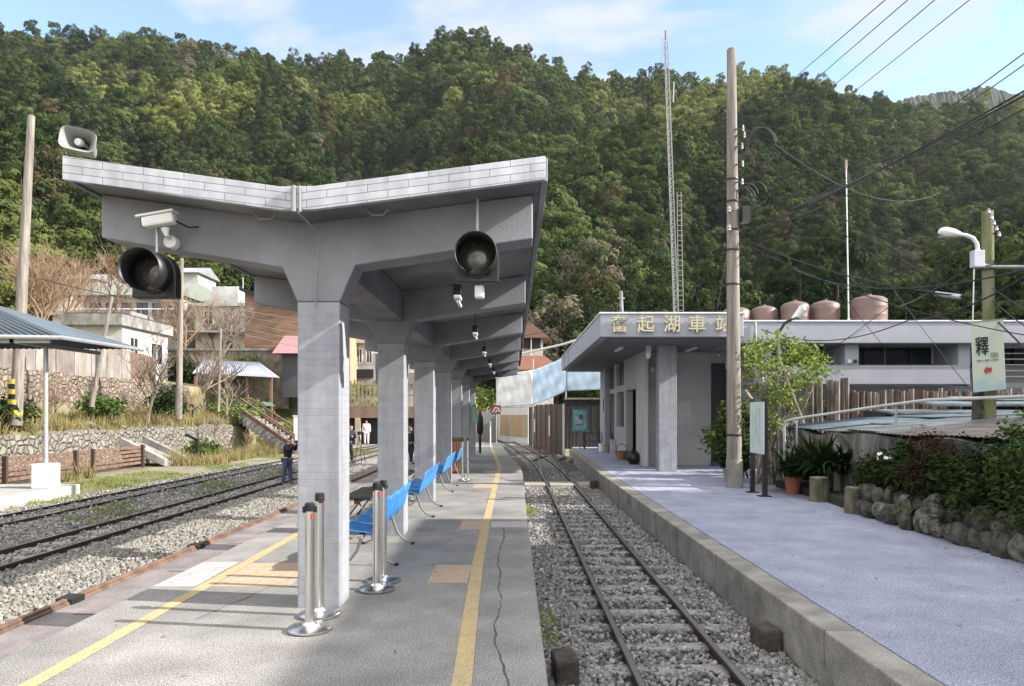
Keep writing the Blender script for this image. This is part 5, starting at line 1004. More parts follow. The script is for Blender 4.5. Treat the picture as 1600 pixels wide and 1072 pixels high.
# ------------------------------------------------------------------ far left shelter
m_kw = mat('white_kerb', (.42, .41, .39), .85, col2=(.30, .29, .27), scale=3, stain=.15)  # off-white kerb with faint stains
struct(MB().prism([(-20, 8), (-11.6, 8), (-11.6, 19.2), (-20, 19.2)], -.6, -.21, 'z').build('far_platform', m_kw, bevel=.02))
sh = thing('shelter', 'open shelter with grey blue corrugated hipped roof at the far left', 'shelter', (-14, 18, -.2))
def corr(name, P0, P1, P2, P3, m, par, n=60, amp=.018):
    """corrugated sheet: ridges run P0->P3 ; P0,P1 eave ; P3,P2 top"""
    P0, P1, P2, P3 = map(Vector, (P0, P1, P2, P3)); nn = (P1 - P0).cross(P3 - P0).normalized(); vs = []
    for i in range(n * 4 + 1):
        u = i / (n * 4); o_ = nn * amp * math.sin(u * n * 2 * math.pi); vs += [P0.lerp(P1, u) + o_, P3.lerp(P2, u) + o_]
    return MB().add(vs, [(2 * i, 2 * i + 2, 2 * i + 3, 2 * i + 1) for i in range(n * 4)]).build(name, m, par, smooth=True, solid=.012)
m_rf = mat('blue_grey_roof', (.075, .10, .125), .8, col2=(.055, .072, .09), scale=2, stain=.2)
c0, c1, c2, c3 = Vector((-19, 16.2, 3.58)), Vector((-10.62, 16.9, 3.50)), Vector((-10.75, 20.8, 3.55)), Vector((-19, 20.8, 3.58)); rA, rB = Vector((-19, 18.5, 4.75)), Vector((-14.2, 18.6, 4.72))
corr('roof_sheet', c0, c1, rB, rA, m_rf, sh, 46); corr('roof_sheet', c3, c2, rB, rA, m_rf, sh, 46); corr('roof_sheet', c1, c2, rB, rB, m_rf, sh, 20)
MB().tube([c0 + Vector((0, 0, -.03)), c1 + Vector((0, 0, -.03)), c2 + Vector((0, 0, -.03))], .05, 8).build('gutter', m_galv, sh); MB().box(-19, -11.0, 17.0, 17.1, 3.36, 3.46).box(-11.95, -11.85, 17, 20.6, 3.36, 3.46).build('frame_beam', m_galv, sh)
for (x, y) in ((-11.88, 18.22), (-11.9, 15.9)):
    pl = MB().box(x - .23, x + .23, y - .22, y + .22, -.21, .41).build('plinth', m_white, sh, bevel=.015)
MB().tube([(-11.88, 18.22, .4), (-11.88, 18.22, 3.45)], .055, 12).build('post', m_galv, sh, smooth=True)
q = thing('red_bench', 'red wooden seat back under the far left shelter', 'bench', (-12.5, 16.2, -.2))
for k in range(4): MB().box(-13.6, -12.02, 16.3, 16.34, .42 + k * .17, .57 + k * .17).build('board', mat('red_wood', (.33, .09, .07), .7, col2=(.24, .06, .05), scale=4), q)
for x in (-13.5, -12.1): MB().box(x, x + .06, 16.34, 16.4, -.21, 1.1).build('leg', m_black, q)

# ------------------------------------------------------------------ houses on the left
def window(par, x0, x1, y, z0, z1, axis='x', mf=None):
    """window on a wall facing -Y (axis x) or +X (axis y)"""
    mf = mf or m_white; t_ = .06
    if axis == 'x':
        f = MB().box(x0, x1, y - .05, y - .003, z0, z0 + t_).box(x0, x1, y - .05, y - .003, z1 - t_, z1).box(x0, x0 + t_, y - .05, y - .003, z0 + t_, z1 - t_).box(x1 - t_, x1, y - .05, y - .003, z0 + t_, z1 - t_).box((x0 + x1) / 2 - .02, (x0 + x1) / 2 + .02, y - .045, y - .003, z0 + t_, z1 - t_).build('window', mf, par)
        MB().box(x0 + t_, x1 - t_, y - .02, y - .005, z0 + t_, z1 - t_).build('pane', m_glass, f)
    else:
        f = MB().box(y + .003, y + .05, x0, x1, z0, z0 + t_).box(y + .003, y + .05, x0, x1, z1 - t_, z1).box(y + .003, y + .05, x0, x0 + t_, z0 + t_, z1 - t_).box(y + .003, y + .05, x1 - t_, x1, z0 + t_, z1 - t_).box(y + .003, y + .045, (x0 + x1) / 2 - .02, (x0 + x1) / 2 + .02, z0 + t_, z1 - t_).build('window', mf, par)
        MB().box(y + .005, y + .02, x0 + t_, x1 - t_, z0 + t_, z1 - t_).build('pane', m_glass, f)
m_hw = mat('house_white', (.50, .49, .47), .85, col2=(.34, .33, .31), scale=.9, amt=.7, stain=.25); m_hc = mat('house_cream', (.58, .50, .38), .85, col2=(.48, .41, .30), scale=.8, stain=.15); m_hg = mat('house_grey', (.30, .30, .31), .85, col2=(.2, .2, .21), scale=.9, stain=.3)
h1 = thing('house', 'white flat roofed house behind the concrete panel fence', 'house', (-25.5, 47, 3.4))
MB().box(-27.2, -24.1, 44.2, 50, 2.5, 7.05).build('wall', m_hw, h1); MB().box(-27.6, -23.85, 43.7, 50.3, 7.05, 7.75).build('roof', m_conc, h1, bevel=.03); MB().box(-27.5, -24.0, 43.9, 50.1, 7.752, 7.83).build('roof_edge', m_dark, h1)
window(h1, 45.0, 46.0, -24.1, 4.9, 6.5, 'y'); window(h1, 47.6, 49.2, -24.1, 4.9, 6.4, 'y'); window(h1, -26.4, -25.0, 44.2, 5.2, 6.4)
h2 = thing('house', 'low house with grey green roof and open gallery above the white house', 'house', (-31, 62, 8))
MB().box(-36, -27.6, 60, 65, 7, 11.4).build('wall', m_hw, h2); MB().prism([(59, 11.4), (66, 11.4), (64.5, 12.7), (62, 12.9)], -36.6, -27.2, 'x').build('roof', mat('greygreen_roof', (.20, .22, .19), .8), h2)
for k in range(6): window(h2, -35.4 + k * 1.3, -34.5 + k * 1.3, 60, 9.6, 10.9, mf=m_brown)
MB().box(-36.5, -27.3, 58.2, 60, 8.9, 9.05).build('gallery', m_wood, h2)
for k in range(14): MB().box(-36.4 + k * .68, -36.33 + k * .68, 58.2, 58.27, 9.05, 10.1).build('baluster', m_wood, h2)
MB().box(-36.5, -27.3, 58.2, 58.28, 10.1, 10.18).build('handrail', m_white, h2)
h2b = thing('house', 'white walled terrace house low between the bare trees', 'house', (-33, 56, 5)); MB().box(-36, -30, 56, 59, 4, 9.3).build('wall', m_hw, h2b); MB().box(-36.3, -29.7, 55.6, 59.2, 9.3, 9.6).build('roof', m_hg, h2b)
for k in range(3): window(h2b, -35.4 + k * 1.8, -34.4 + k * 1.8, 56, 7.2, 8.7)
h3 = thing('house', 'cream three storey house with white rooftop room', 'house', (-23.8, 61, 5))
MB().box(-26.6, -22.4, 60, 65, 4.5, 10.6).build('wall', m_hc, h3); MB().box(-25.4, -23.2, 60.4, 64, 10.6, 12.35).build('rooftop_room', m_hw, h3); MB().box(-26.8, -22.2, 59.7, 65, 10.6, 10.85).build('roof', m_hw, h3)
window(h3, -24.3, -23.5, 60, 9.3, 10.2); window(h3, -25.9, -25.1, 60, 9.1, 10.2); window(h3, -24.6, -23.4, 60, 6.6, 7.8); MB().box(-26.9, -22.2, 59.2, 60, 8.35, 8.5).build('balcony', m_hw, h3); MB().tube([(-23.0, 61, 12), (-23, 61, 13.2)], .04, 6).build('antenna', m_galv, h3)
h4 = thing('house', 'brown wooden slatted house with sloping roof', 'house', (-18.6, 56, 4))
m_slat = mat('brown_slats', (.24, .14, .08), .85, col2=(.10, .06, .04), scale=6, amt=1, sx=(.15, .15, 2.2)); MB().prism([(-20.6, 3), (-16.4, 3), (-16.4, 9.6), (-18.4, 10.4), (-20.6, 11.0)], 55, 60, 'y').build('wall', m_slat, h4); MB().box(-16.397, -12.6, 55.4, 60, 3, 9.3).build('side_wing', mat('tan_wall', (.42, .28, .18), .85, col2=(.30, .19, .12), scale=1), h4)
MB().prism([(-20.9, 11.05), (-16.2, 9.62), (-16.2, 9.8), (-20.9, 11.28)], 54.6, 60.2, 'y').build('roof', m_dark, h4)
h5 = thing('house', 'dark walled house with faded pink roof', 'house', (-14, 51.5, 3.4))
MB().box(-16.3, -13.2, 50.6, 54.5, 2.8, 6.0).build('wall', mat('dark_wall', (.07, .07, .085), .8, col2=(.04, .04, .05), scale=1.2), h5); MB().prism([(49.9, 5.85), (55.2, 5.95), (52.6, 7.35)], -16.8, -12.9, 'x').build('roof', mat('pink_roof', (.30, .15, .15), .75, col2=(.25, .12, .12), scale=2, sx=(4, .3, .3)), h5); window(h5, -14.7, -14.1, 50.6, 4.5, 5.4); window(h5, -14.0, -13.4, 50.6, 4.3, 5.4)
tw = thing('terrace_wall', 'brownish terrace wall under the brown slatted house', 'wall', (-20, 53, 3)); MB().box(-27, -16.6, 53.0, 53.6, 2, 6.3).build('wall', mat('terrace_stone', (.23, .19, .15), .95, col2=(.09, .08, .055), scale=2, amt=1, bump=.8, bscale=8), tw); MB().box(-27, -16.5, 52.9, 53.7, 6.3, 6.45).build('cap', m_conc, tw)
shrub('shrub', 'rounded hedge along the terrace wall below the cream house', 'shrub', (-20.5, 52.4, 4.0), (2.6, .7, 2.4), 2600, .2, m_leafmid, 201); shrub('shrub', 'dark creeper hanging on the terrace wall', 'shrub', (-24.5, 52.4, 3.8), (1.8, .6, 2.2), 2200, .2, m_leafdark, 202)
h6 = thing('roof_shed', 'open shed with a pale blue and white sheet roof', 'shed', (-18.5, 48.5, 3))
corr('roof_sheet', W(300, 583, 47), W(437, 590, 46), W(405, 566, 50), W(318, 563, 50), mat('pale_blue_sheet', (.27, .30, .38), .6, col2=(.42, .43, .48), scale=.6, amt=1), h6, 30, .03)
for px in (308, 345, 388, 425): p = W(px, 588, 47); MB().beam((p.x, 46.8, 1), (p.x, 46.8, p.z), .16, .16).build('post', mat('brown_post', (.20, .10, .07), .8), h6)
h7 = thing('house', 'white two storey house with pale gable seen between the first two columns', 'house', (-12.5, 59, 3))
MB().box(-14.6, -11.2, 58, 63, 2, 7.3).build('wall', m_hw, h7); MB().prism([(-15, 7.3), (-10.8, 7.3), (-12.9, 8.3)], 57.5, 63.3, 'y').build('roof', mat('pale_roof', (.42, .38, .34), .8), h7); MB().box(-14.5, -11.3, 57.6, 57.99, 4.55, 5.2).build('dark_band', m_dark, h7)
for k in range(4): window(h7, -14.3 + k * .8, -13.8 + k * .8, 58, 5.7, 6.9)
h8 = thing('house', 'narrow pale house with brown balcony between second and third columns', 'house', (-8.6, 58, 3)); MB().box(-10.2, -7.4, 58, 62, 2, 7.0).build('wall', m_hw, h8); MB().prism([(-10.5, 7.0), (-7.1, 7.0), (-8.8, 7.9)], 57.6, 62.2, 'y').build('roof', m_hg, h8); MB().box(-10.2, -7.4, 57.2, 57.99, 4.0, 4.9).build('balcony', m_wood, h8); window(h8, -9.4, -8.4, 58, 5.3, 6.6)
h9 = thing('house', 'white house with orange tiled roof beyond the canopy end', 'house', (1.5, 58, 0))
p = W(830, 575, 57); MB().box(-.6, 3.2, 57, 62, -.5, 5.1).build('wall', m_hw, h9); MB().prism([(-1.2, 5.1), (4.0, 5.1), (2.4, 6.2), (.2, 6.2)], 56.4, 62.6, 'y').build('roof', mat('orange_roof', (.34, .15, .10), .8, col2=(.26, .12, .08), scale=2), h9); MB().box(.2, 2.4, 58, 61.5, 6.203, 7.7).build('upper_wall', m_hw, h9)
MB().prism([(-.3, 7.7), (2.9, 7.7), (1.3, 9.0)], 57.2, 62.2, 'y').build('upper_roof', mat('brown_roof', (.17, .09, .07), .8), h9); MB().box(.3, 2.2, 57.7, 57.99, 6.9, 7.68).build('dark_gallery', m_dark, h9)
for x in (.7, 1.4): MB().box(x, x + .08, 57.6, 57.7, 6.3, 7.69).build('gallery_post', m_white, h9)
for i, (px, py, D, w_, hgt_, dep, mcol, roof, l) in enumerate(((282, 478, 66, 3.2, 3.0, 4, m_hw, m_hg, 'small white house with grey roof above the white flat roofed one'), (120, 478, 66, 3.6, 2.4, 4, m_hc, m_hg, 'small cream hut among the brown bare trees'))):
    p = W(px, py, D); hh = thing('house', l, 'house', (p.x, D, p.z - 2)); MB().box(p.x - w_ / 2, p.x + w_ / 2, D, D + dep, p.z - 6, p.z + hgt_).build('wall', mcol, hh); MB().prism([(D - .5, p.z + hgt_), (D + dep + .4, p.z + hgt_), (D + dep * .5, p.z + hgt_ + .9)], p.x - w_ / 2 - .3, p.x + w_ / 2 + .3, 'x').build('roof', roof, hh)
    for kk in range(2): window(hh, p.x - w_ * .35 + kk * w_ * .42, p.x - w_ * .35 + kk * w_ * .42 + .75, D, p.z + .6, p.z + 1.7)
# house-shaped blockers added out of frame on the right to shade the tracks
for (x0, x1, y0, y1, h, l) in ((12, 20, -9, 9.3, 7.9, 'unseen grey two storey house added for shade, right of the camera'), (12.2, 20, 9.4, 13.6, 6.3, 'unseen lower grey house added for shade, right of the station yard'), (13.4, 20, 13.7, 17.2, 5.2, 'unseen single storey shed added for shade, right of the station yard')):
    hh = thing('house', l, 'house', ((x0 + x1) / 2, (y0 + y1) / 2, -.5)); MB().box(x0, x1, y0, y1, -.5, h).build('wall', m_hg, hh); MB().box(x0 - .1, x1 + .1, y0 - .05, y1 + .04, h, h + .25).build('roof', m_conc, hh)
    for k in range(int((y1 - y0) // 2)):
        MB().box(x0 - .05, x0 - .003, y0 + .6 + 2 * k, y0 + 1.6 + 2 * k, 1.2, 2.5).build('window', m_glass, hh)

# ------------------------------------------------------------------ right side: pole, board, garden, sheds
def wood_pole(name, label, base, top, r0, r1, m=None, bands=True):
    t = thing(name, label, 'pole', base); b, tp = Vector(base), Vector(top)
    MB().tube([b - Vector((0, 0, .2)), b.lerp(tp, .33), b.lerp(tp, .66), tp], [r0, r0 * .67 + r1 * .33, r0 * .33 + r1 * .67, r1], 20).build('shaft', m or m_pole, t, smooth=True)
    MB().lathe(tp, [(r1 * 1.01, -.01), (r1 * .8, .03), (.0001, .045)], 16).build('cap', m_conc, t); return t
wp = wood_pole('utility_pole', 'tall weathered wooden pole standing on the station platform', (5.03, 16.3, 0), (4.96, 16.3, 9.95), .175, .10)
MB().lathe((5.03, 16.3, 0), [(.19, .0), (.185, .62), (.178, .64)], 20).build('footing', m_kerb, wp, smooth=True)
for z in (1.2, 4.62, 5.4, 5.85, 6.5, 7.0): MB().lathe((5.03 - z * .007, 16.3, z), [(.185 - z * .0065, -.02), (.188 - z * .0065, 0), (.185 - z * .0065, .02)], 20).build('band', m_black, wp)
for k, (dx, z, s) in enumerate(((-.15, 6.28, .08), (-.15, 5.86, .09), (.15, 6.9, .05), (.16, 7.3, .045), (.15, 7.7, .045), (.17, 8.1, .04), (.2, 7.95, .04))):
    q = MB().lathe((5.0 + dx, 16.12, z), [(.0001, -.08), (s * .6, -.06), (s * .4, -.02), (s * .7, .0), (s * .4, .03), (s * .5, .06), (.0001, .08)], 12, 'z').build('insulator', mat('porcelain', (.40, .40, .42), .35), wp, smooth=True)
    MB().beam((5.0, 16.2, z), (5.0 + dx, 16.12, z), .025, .025).build('arm', m_black, wp)
rs = random.Random(4)
for k in range(7):        # loops of slack cable on the pole
    cx0 = 5.15 + rs.uniform(.0, .55); cz = 7.2 + rs.uniform(-.8, .9); r = rs.uniform(.15, .4)
    MB().tube([(cx0 + r * math.cos(a), 16.15 + .05 * k, cz + r * 1.2 * math.sin(a)) for a in np.linspace(.2, 5.6, 14)], .011, 5).build('cable_loop', m_cable, wp, smooth=True)
MB().box(5.15, 5.33, 16.1, 16.3, 6.0, 6.35).build('junction_box', m_black, wp)
# signboard beside the pole
ib = thing('notice_board', 'white notice board on two dark posts beside the wooden pole', 'sign', (5.08, 14.95, 0))
for y in (15.3, 14.55):
    MB().box(5.06, 5.15, y - .045, y + .045, 0, 2.0).build('post', m_black, ib, bevel=.006); MB().box(4.98, 5.22, y - .11, y + .11, .003, .018).build('base_plate', m_black, ib)
MB().box(5.025, 5.055, 14.42, 15.22, .86, 1.92).build('board', mat('board_face', (.50, .56, .56), .5, col2=(.44, .50, .50), scale=2), ib, bevel=.004)
MB().box(5.018, 5.0245, 14.6, 14.72, 1.1, 1.8).box(5.018, 5.0245, 14.8, 14.9, 1.2, 1.8).box(5.018, 5.0245, 15.0, 15.05, 1.0, 1.7).build('map_print', mat('map_green', (.30, .42, .42), .6, col2=(.46, .52, .52), scale=9, amt=1.2), ib)
# flood lamp
fl = thing('flood_lamp', 'silver flood lamp on a bent dark arm above the bright bush', 'lamp', (6.2, 17, 0))
MB().tube([(6.30, 17, 0), (6.30, 17, 3.55)], .055, 10).build('post', m_galv, fl, smooth=True)
a = W(1219, 540, 17); MB().tube([W(1214, 575, 17), a, W(1217, 520, 17), W(1226, 505, 17), W(1240, 497, 17)], .035, 8).build('arm', m_black, fl, smooth=True); MB().box(a.x - .02, a.x + .13, 16.95, 17.1, a.z - .2, a.z + .12).build('ballast_box', m_black, fl)
hc = W(1250, 490, 16.9); Mh = Matrix.Rotation(R(35), 3, 'Y') @ Matrix.Rotation(R(0), 3, 'X')
MB().obox(hc, .12, .2, .30, Mh).build('lamp_head', mat('alu', (.55, .58, .60), .3, .8), fl, bevel=.03); MB().obox(hc - Mh @ Vector((.075, 0, 0)), .02, .26, .38, Mh).build('reflector_rim', m_white, fl, bevel=.008)
for (a, b, l) in ((W(1222, 573, 16.4), W(1256, 662, 16), 'long bamboo prop leaning in the bright bush'), (W(1165, 610, 15.8), W(1190, 645, 15.4), 'short bamboo prop behind the notice board')):
    tag(MB().tube([a, b], .03, 8).build('bamboo_pole', m_wood, smooth=True), l, 'pole')
# feathery bright bush
gb = thing('feathery_bush', 'tall feathery yellow green bush beside the wooden pole', 'bush', (6.1, 17.2, 0))
g = np.random.default_rng(31); Cs = []
for (px, py, rx, ry, n) in ((1190, 540, 26, 22, 8), (1235, 548, 22, 20, 8), (1265, 555, 26, 16, 8), (1180, 580, 20, 26, 7), (1215, 600, 26, 34, 12), (1245, 600, 24, 24, 9), (1275, 575, 22, 10, 5), (1200, 650, 22, 40, 10), (1225, 640, 20, 30, 6)):
    for k in range(n): Cs.append(W(px + g.normal(0, rx * .55), py + g.normal(0, ry * .55), 16.7 + g.uniform(-.6, .9)))
Cs = np.array([list(c) for c in Cs]); per = 52; dd = g.normal(0, 1, (len(Cs), per, 3)) * np.array([.15, .15, .085]); P = (Cs[:, None] + dd).reshape(-1, 3); nn_ = g.normal(0, .5, P.shape) + np.array([0, -.2, .8])
V, Fc_ = leaf_quads(P, nn_, .085, .5, 1.5, g); np_mesh('leaves', V, Fc_, 4, m_leafbright, parent=gb)
mb = MB()
for c in Cs[::2]: mb.tube([(6.1 + g.normal(0, .25), 17.1 + g.normal(0, .2), 0), (6.1 * .5 + c[0] * .5, 17, c[2] * .6), tuple(c)], [.02, .014, .006], 5)
mb.build('stems', m_wood, gb)
shrub('shrub', 'dark leafy shrub behind the wooden pole', 'shrub', (5.9, 18.8, 0), (.9, .8, 2.4), 2600, .12, m_leafmid, 60); shrub('potted_plant', 'broad leaved potted plant left of the wooden pole', 'plant', (5.35, 17.6, 0), (.42, .4, 1.2), 620, .2, m_leafdark, 61)
q = thing('flower_pot', 'pale flower pot beneath the broad leaved plant', 'pot', (5.35, 17.6, 0)); MB().lathe((5.35, 17.6, .003), [(.14, 0), (.2, .3), (.22, .3), (.22, .34), (.18, .34)], 20).build('body', m_conc, q)
# planting bed ground, wall
struct(MB().prism([(5.84, 7.2), (5.84, 12.4), (6.0, 14), (6.0, 16.4), (7.6, 16.4), (7.6, 7.2)], -.1, .16, 'z').build('planting_bed', m_soil))
wallY('garden_wall', 'old grey concrete retaining wall behind the planting bed', 6.75, 6.55, 4, 16.8, -.3, lambda y: 1.28 + .02 * math.sin(y * 2), mat('mossy_concrete', (.22, .21, .19), .95, col2=(.05, .05, .045), scale=1.6, amt=1.1, bump=.7, bscale=18, sx=(1, 1.4, .3), stain=.3), seed=9)
rs = random.Random(12); y = 7.7; k = 0
words = ['nearest the right edge', 'second from the right edge', 'third from the right edge', 'pale, left of the third', 'pale and rounded', 'narrow, between two pale ones', 'tall, below the broad leaves', 'leaning, mid bed', 'short and dark', 'narrow dark, near the stump', 'flat topped, near the stump', 'small, next to the stump', 'tiny, touching the stump', 'last']
m_es = [mat('edge_stone_dark', (.085, .078, .065), .95, col2=(.022, .022, .017), scale=7, amt=1, bump=1, bscale=16), mat('edge_stone_pale', (.19, .18, .155), .95, col2=(.045, .042, .034), scale=7, amt=1, bump=1, bscale=16)]
for row in range(2):
    y = 7.7 + row * .12
    while y < 12.0 - row * .3:
        wd_ = rs.uniform(.16, .36); hh = rs.uniform(.15, .24)
        o = blob((5.80 + .07 * row + rs.uniform(-.05, .05), y + wd_ / 2, (.13 if row == 0 else .36) + rs.uniform(-.03, .04)), (.12, wd_ * .60, hh * .85), k * 7 + 3, 9, 7).build('edging_stone', m_es[1 if rs.random() < .3 else 0], bevel=.015); o.rotation_euler = (rs.uniform(-.2, .2), rs.uniform(-.15, .15), rs.uniform(-.3, .3))
        D_ = 'nearest the camera' if y < 8.8 else 'at the right edge' if y < 9.6 else 'in the middle of the bed' if y < 10.6 else 'close to the dark stump'
        tag(o, ('bottom' if row == 0 else 'top') + ' row edging stone of the planting bed, ' + D_, 'stone', 'stones edging the planting bed, ' + D_ + (' bottom' if row == 0 else ' top')); y += wd_ + .005; k += 1
def stump(x, y, r, h, l, top=True):
    t = thing('tree_stump', l, 'stump', (x, y, 0), 'tree stumps by the planting bed'); g = random.Random(int(y * 10)); n = 22; pr = [(1.06, 0), (1.0, h * .3), (.97, h * .8), (.98, h)]; vs = []
    off = [1 + g.uniform(-.06, .06) for _ in range(n)]
    for q_, z in pr:
        for k in range(n): a = 2 * math.pi * k / n; vs.append((x + r * q_ * off[k] * math.cos(a), y + r * q_ * off[k] * math.sin(a), z + .003))
    MB().add(vs, [(i * n + k, i * n + (k + 1) % n, (i + 1) * n + (k + 1) % n, (i + 1) * n + k) for i in range(3) for k in range(n)]).build('bark', mat('stump_bark', (.15, .13, .10), .95, col2=(.045, .05, .025), scale=9, amt=1, bump=.8, sx=(1, 1, .2)), t)
    MB().lathe((x, y, h - .012), [(r * .96, 0), (r * .9, .022), (.0001, .024)], 22).build('top', mat('stump_top', (.30, .27, .22), .9, col2=(.18, .15, .12), scale=12), t)
stump(5.87, 13.75, .175, .46, 'mossy tree stump below the strap leaved plants'); stump(5.80, 12.15, .17, .43, 'dark tree stump at the end of the edging stones')
# strap leaved plants
for i, (x, y, l) in enumerate(((6.02, 15.5, 'strap leaved plant nearest the notice board'), (6.15, 15.0, 'strap leaved plant above the terracotta pot'), (6.3, 14.6, 'strap leaved plant left of the mossy stump'), (6.15, 14.2, 'strap leaved plant right behind the mossy stump'), (6.4, 15.4, 'strap leaved plant against the garden wall'), (6.45, 14.0, 'drooping strap leaved plant right of the mossy stump'))):
    strap('strap_plant', l, (x, y, .30 + .2 * (i > 1)), 110, 1.0, m_leafdark, 70 + i, 'strap leaved plants by the wall', .05)
q = thing('flower_pot', 'terracotta pot under the strap leaved plants', 'pot', (5.85, 15.0, 0)); MB().lathe((5.85, 15.0, .003), [(.13, 0), (.17, .30), (.19, .30), (.19, .35), (.16, .35)], 20).build('body', mat('terracotta', (.30, .11, .06), .85), q)
q = thing('pipe_post', 'short white concrete pipe standing by the garden wall', 'pipe', (6.5, 14.9, .1)); MB().tube([(6.42, 14.2, .1), (6.42, 14.2, 1.1)], .07, 12).build('pipe', m_conc, q)
GB = [((6.2, 11.9, .2), (.45, .5, .8), .10, m_leafdark, 'green leafy plant with white flowers behind the dark stump'), ((6.25, 11.2, .2), (.5, .5, .95), .12, m_leafdark, 'dark green bush, first right of the dark stump'), ((6.35, 10.6, .2), (.55, .5, 1.15), .08, m_leafred, 'reddish bush rising above the garden wall'), ((6.2, 10.0, .2), (.5, .5, .85), .11, m_leafdark, 'dark bush hanging over the pale stones'), ((6.35, 9.4, .2), (.55, .5, 1.1), .09, m_leafdark, 'dark wiry bush left of the ivy covered pole foot'), ((6.15, 9.1, .2), (.45, .5, .75), .12, m_leafdark, 'green bush with small pale leaves above the last pale stones'), ((6.3, 8.4, .1), (.6, .5, 1.15), .10, m_leafdark, 'large dark bush at the right edge'), ((6.1, 7.8, .05), (.5, .5, .8), .10, m_leafdark, 'low dark bush at the right edge of the bed'), ((6.45, 8.9, .3), (.4, .4, 1.35), .09, m_leafmid, 'fresh green climbing plant topping the wall at the right')]
for i, (b, s, ls, m, l) in enumerate(GB): shrub('shrub', l, 'shrub', b, (s[0] * 1.15, s[1] * 1.4, s[2] * 1.22), 2700, ls * .68, m, 90 + i, 'shrubs in the planting bed', asp=1.3, stems=10, mtw=m_bark)
q = thing('white_flowers', 'small white flowers in front of the garden wall', 'flowers', (6.1, 11.6, .9)); mb = MB()
for k in range(9): c = Vector((6.02 + random.uniform(-.1, .1), 11.55 + random.uniform(-.15, .15), 1.0 + random.uniform(-.05, .06))); mb.quad(c + Vector((-.03, 0, -.01)), c + Vector((0, -.02, -.03)), c + Vector((.035, 0, .0)), c + Vector((0, .02, .03)))
mb.build('petals', m_white, q)
for i, (x, y, m) in enumerate(((5.95, 11.9, m_leafmid), (6.0, 10.7, m_leafmid), (5.95, 9.5, m_leafdark))):
    strap('leafy_plant', ['broad green leaves beside the dark stump', 'upright green leaves above the pale stones', 'dark arching leaves near the right edge'][i], (x, y, .2), 34, .55, m, 120 + i, None, .10)
# tin roofs behind the wall
tin = thing('low_shed', 'low shed under patched tin roofs behind the garden wall', 'shed', (9, 12, -.5))
MB().box(6.78, 15, 4, 16.6, -.5, 1.22).build('walls', mat('shed_dark', (.05, .045, .04), .9), tin)
mt = [mat('tin_pale', (.36, .40, .41), .5, .25, col2=(.20, .20, .19), scale=2, amt=1, stain=.3), mat('tin_brown', (.25, .22, .20), .7, .1, col2=(.12, .10, .09), scale=2, amt=1, stain=.3), mat('tin_blue', (.26, .36, .40), .5, .2, col2=(.16, .2, .22), scale=2, amt=1), mat('tin_green', (.16, .28, .24), .6, col2=(.1, .13, .12), scale=2, amt=1), mat('tin_navy', (.03, .05, .13), .5)]
rs = random.Random(21); n_s = 0; pos = ['at the left corner by the prop', 'blue edged, left end', 'second row left', 'beside the pipe', 'middle of the patchwork', 'brown, mid roof', 'brown and bent, mid roof', 'over the garden wall', 'behind the reddish bush', 'nearest the bracketed sign', 'below the sign', 'right of the sign pole', 'far row left', 'far row middle', 'far row right', 'near right edge', 'right edge, upper', 'right edge, lower', 'loose on top', 'small patch on top']
def tinsheet(x, y, z, w_, l_, m, rz=0, tl=.04):
    global n_s
    o = corr('roof_sheet', (x, y, z), (x, y + w_, z + rs.uniform(-.02, .02)), (x + l_, y + w_, z + l_ * tl + rs.uniform(-.03, .03)), (x + l_, y, z + l_ * tl), m, None, max(4, int(w_ / .12)), .009)
    tag(o, 'corrugated tin roof sheet ' + pos[min(n_s, 19)], 'roof sheet', 'tin sheets patching the low shed roof'); n_s += 1
for i in range(9): tinsheet(6.45 + rs.uniform(-.1, .12), 16.4 - i * 1.25 - rs.uniform(0, .1), 1.34 + (i % 2) * .025, 1.3, 2.6, mt[[4, 2, 0, 0, 1, 1, 1, 3, 3][i]], tl=.10)
for i in range(7): tinsheet(8.7 + rs.uniform(-.2, .2), 16.2 - i * 1.5, 1.585 + (i % 2) * .02, 1.55, 3.0, mt[[0, 2, 1, 1, 0, 1, 1][i]], tl=.035)
for i in range(2): tinsheet(7.5 + i * 1.2, 14.2 - i * 1.6, 1.49 + .10 * i, .9, 1.2, mt[i * 2], tl=.05)
# second roof line behind
q = thing('back_shed', 'long low roof with pale edges behind the tin roofs', 'shed', (13, 18, 0)); MB().box(9.2, 26, 17.4, 19.6, -.5, 1.75).build('walls', MATS['shed_dark'], q)
for k, (y0, z0, x0) in enumerate(((17.0, 1.66, 9.0), (17.6, 1.86, 10.4), (18.3, 2.02, 11.4))): MB().prism([(y0, z0), (y0 + .75, z0 + .08), (y0 + .75, z0 + .13), (y0, z0 + .05)], x0, 26, 'x').build('roof', [mt[0], mt[2], mt[0]][k], q)
# white drain pipe
q = thing('water_pipe', 'long white plastic pipe rising above the tin roofs', 'pipe', W(1228, 656, 15.3))
MB().tube([W(1226, 720, 15.3), W(1225, 668, 15.3), W(1228, 658, 15.25), W(1245, 654, 15.0), W(1380, 634, 13.6), W(1450, 625, 12.8), W(1540, 622, 12), W(1660, 617, 11)], .030, 10).build('pipe', mat('pipe_grey', (.42, .43, .42), .6), q, smooth=True)
for px, py, D in ((1245, 654, 15), (1400, 631, 13.4)): p = W(px, py, D); MB().tube([p, (p.x, D, 1.0)], .02, 6).build('bracket', m_galv, q)
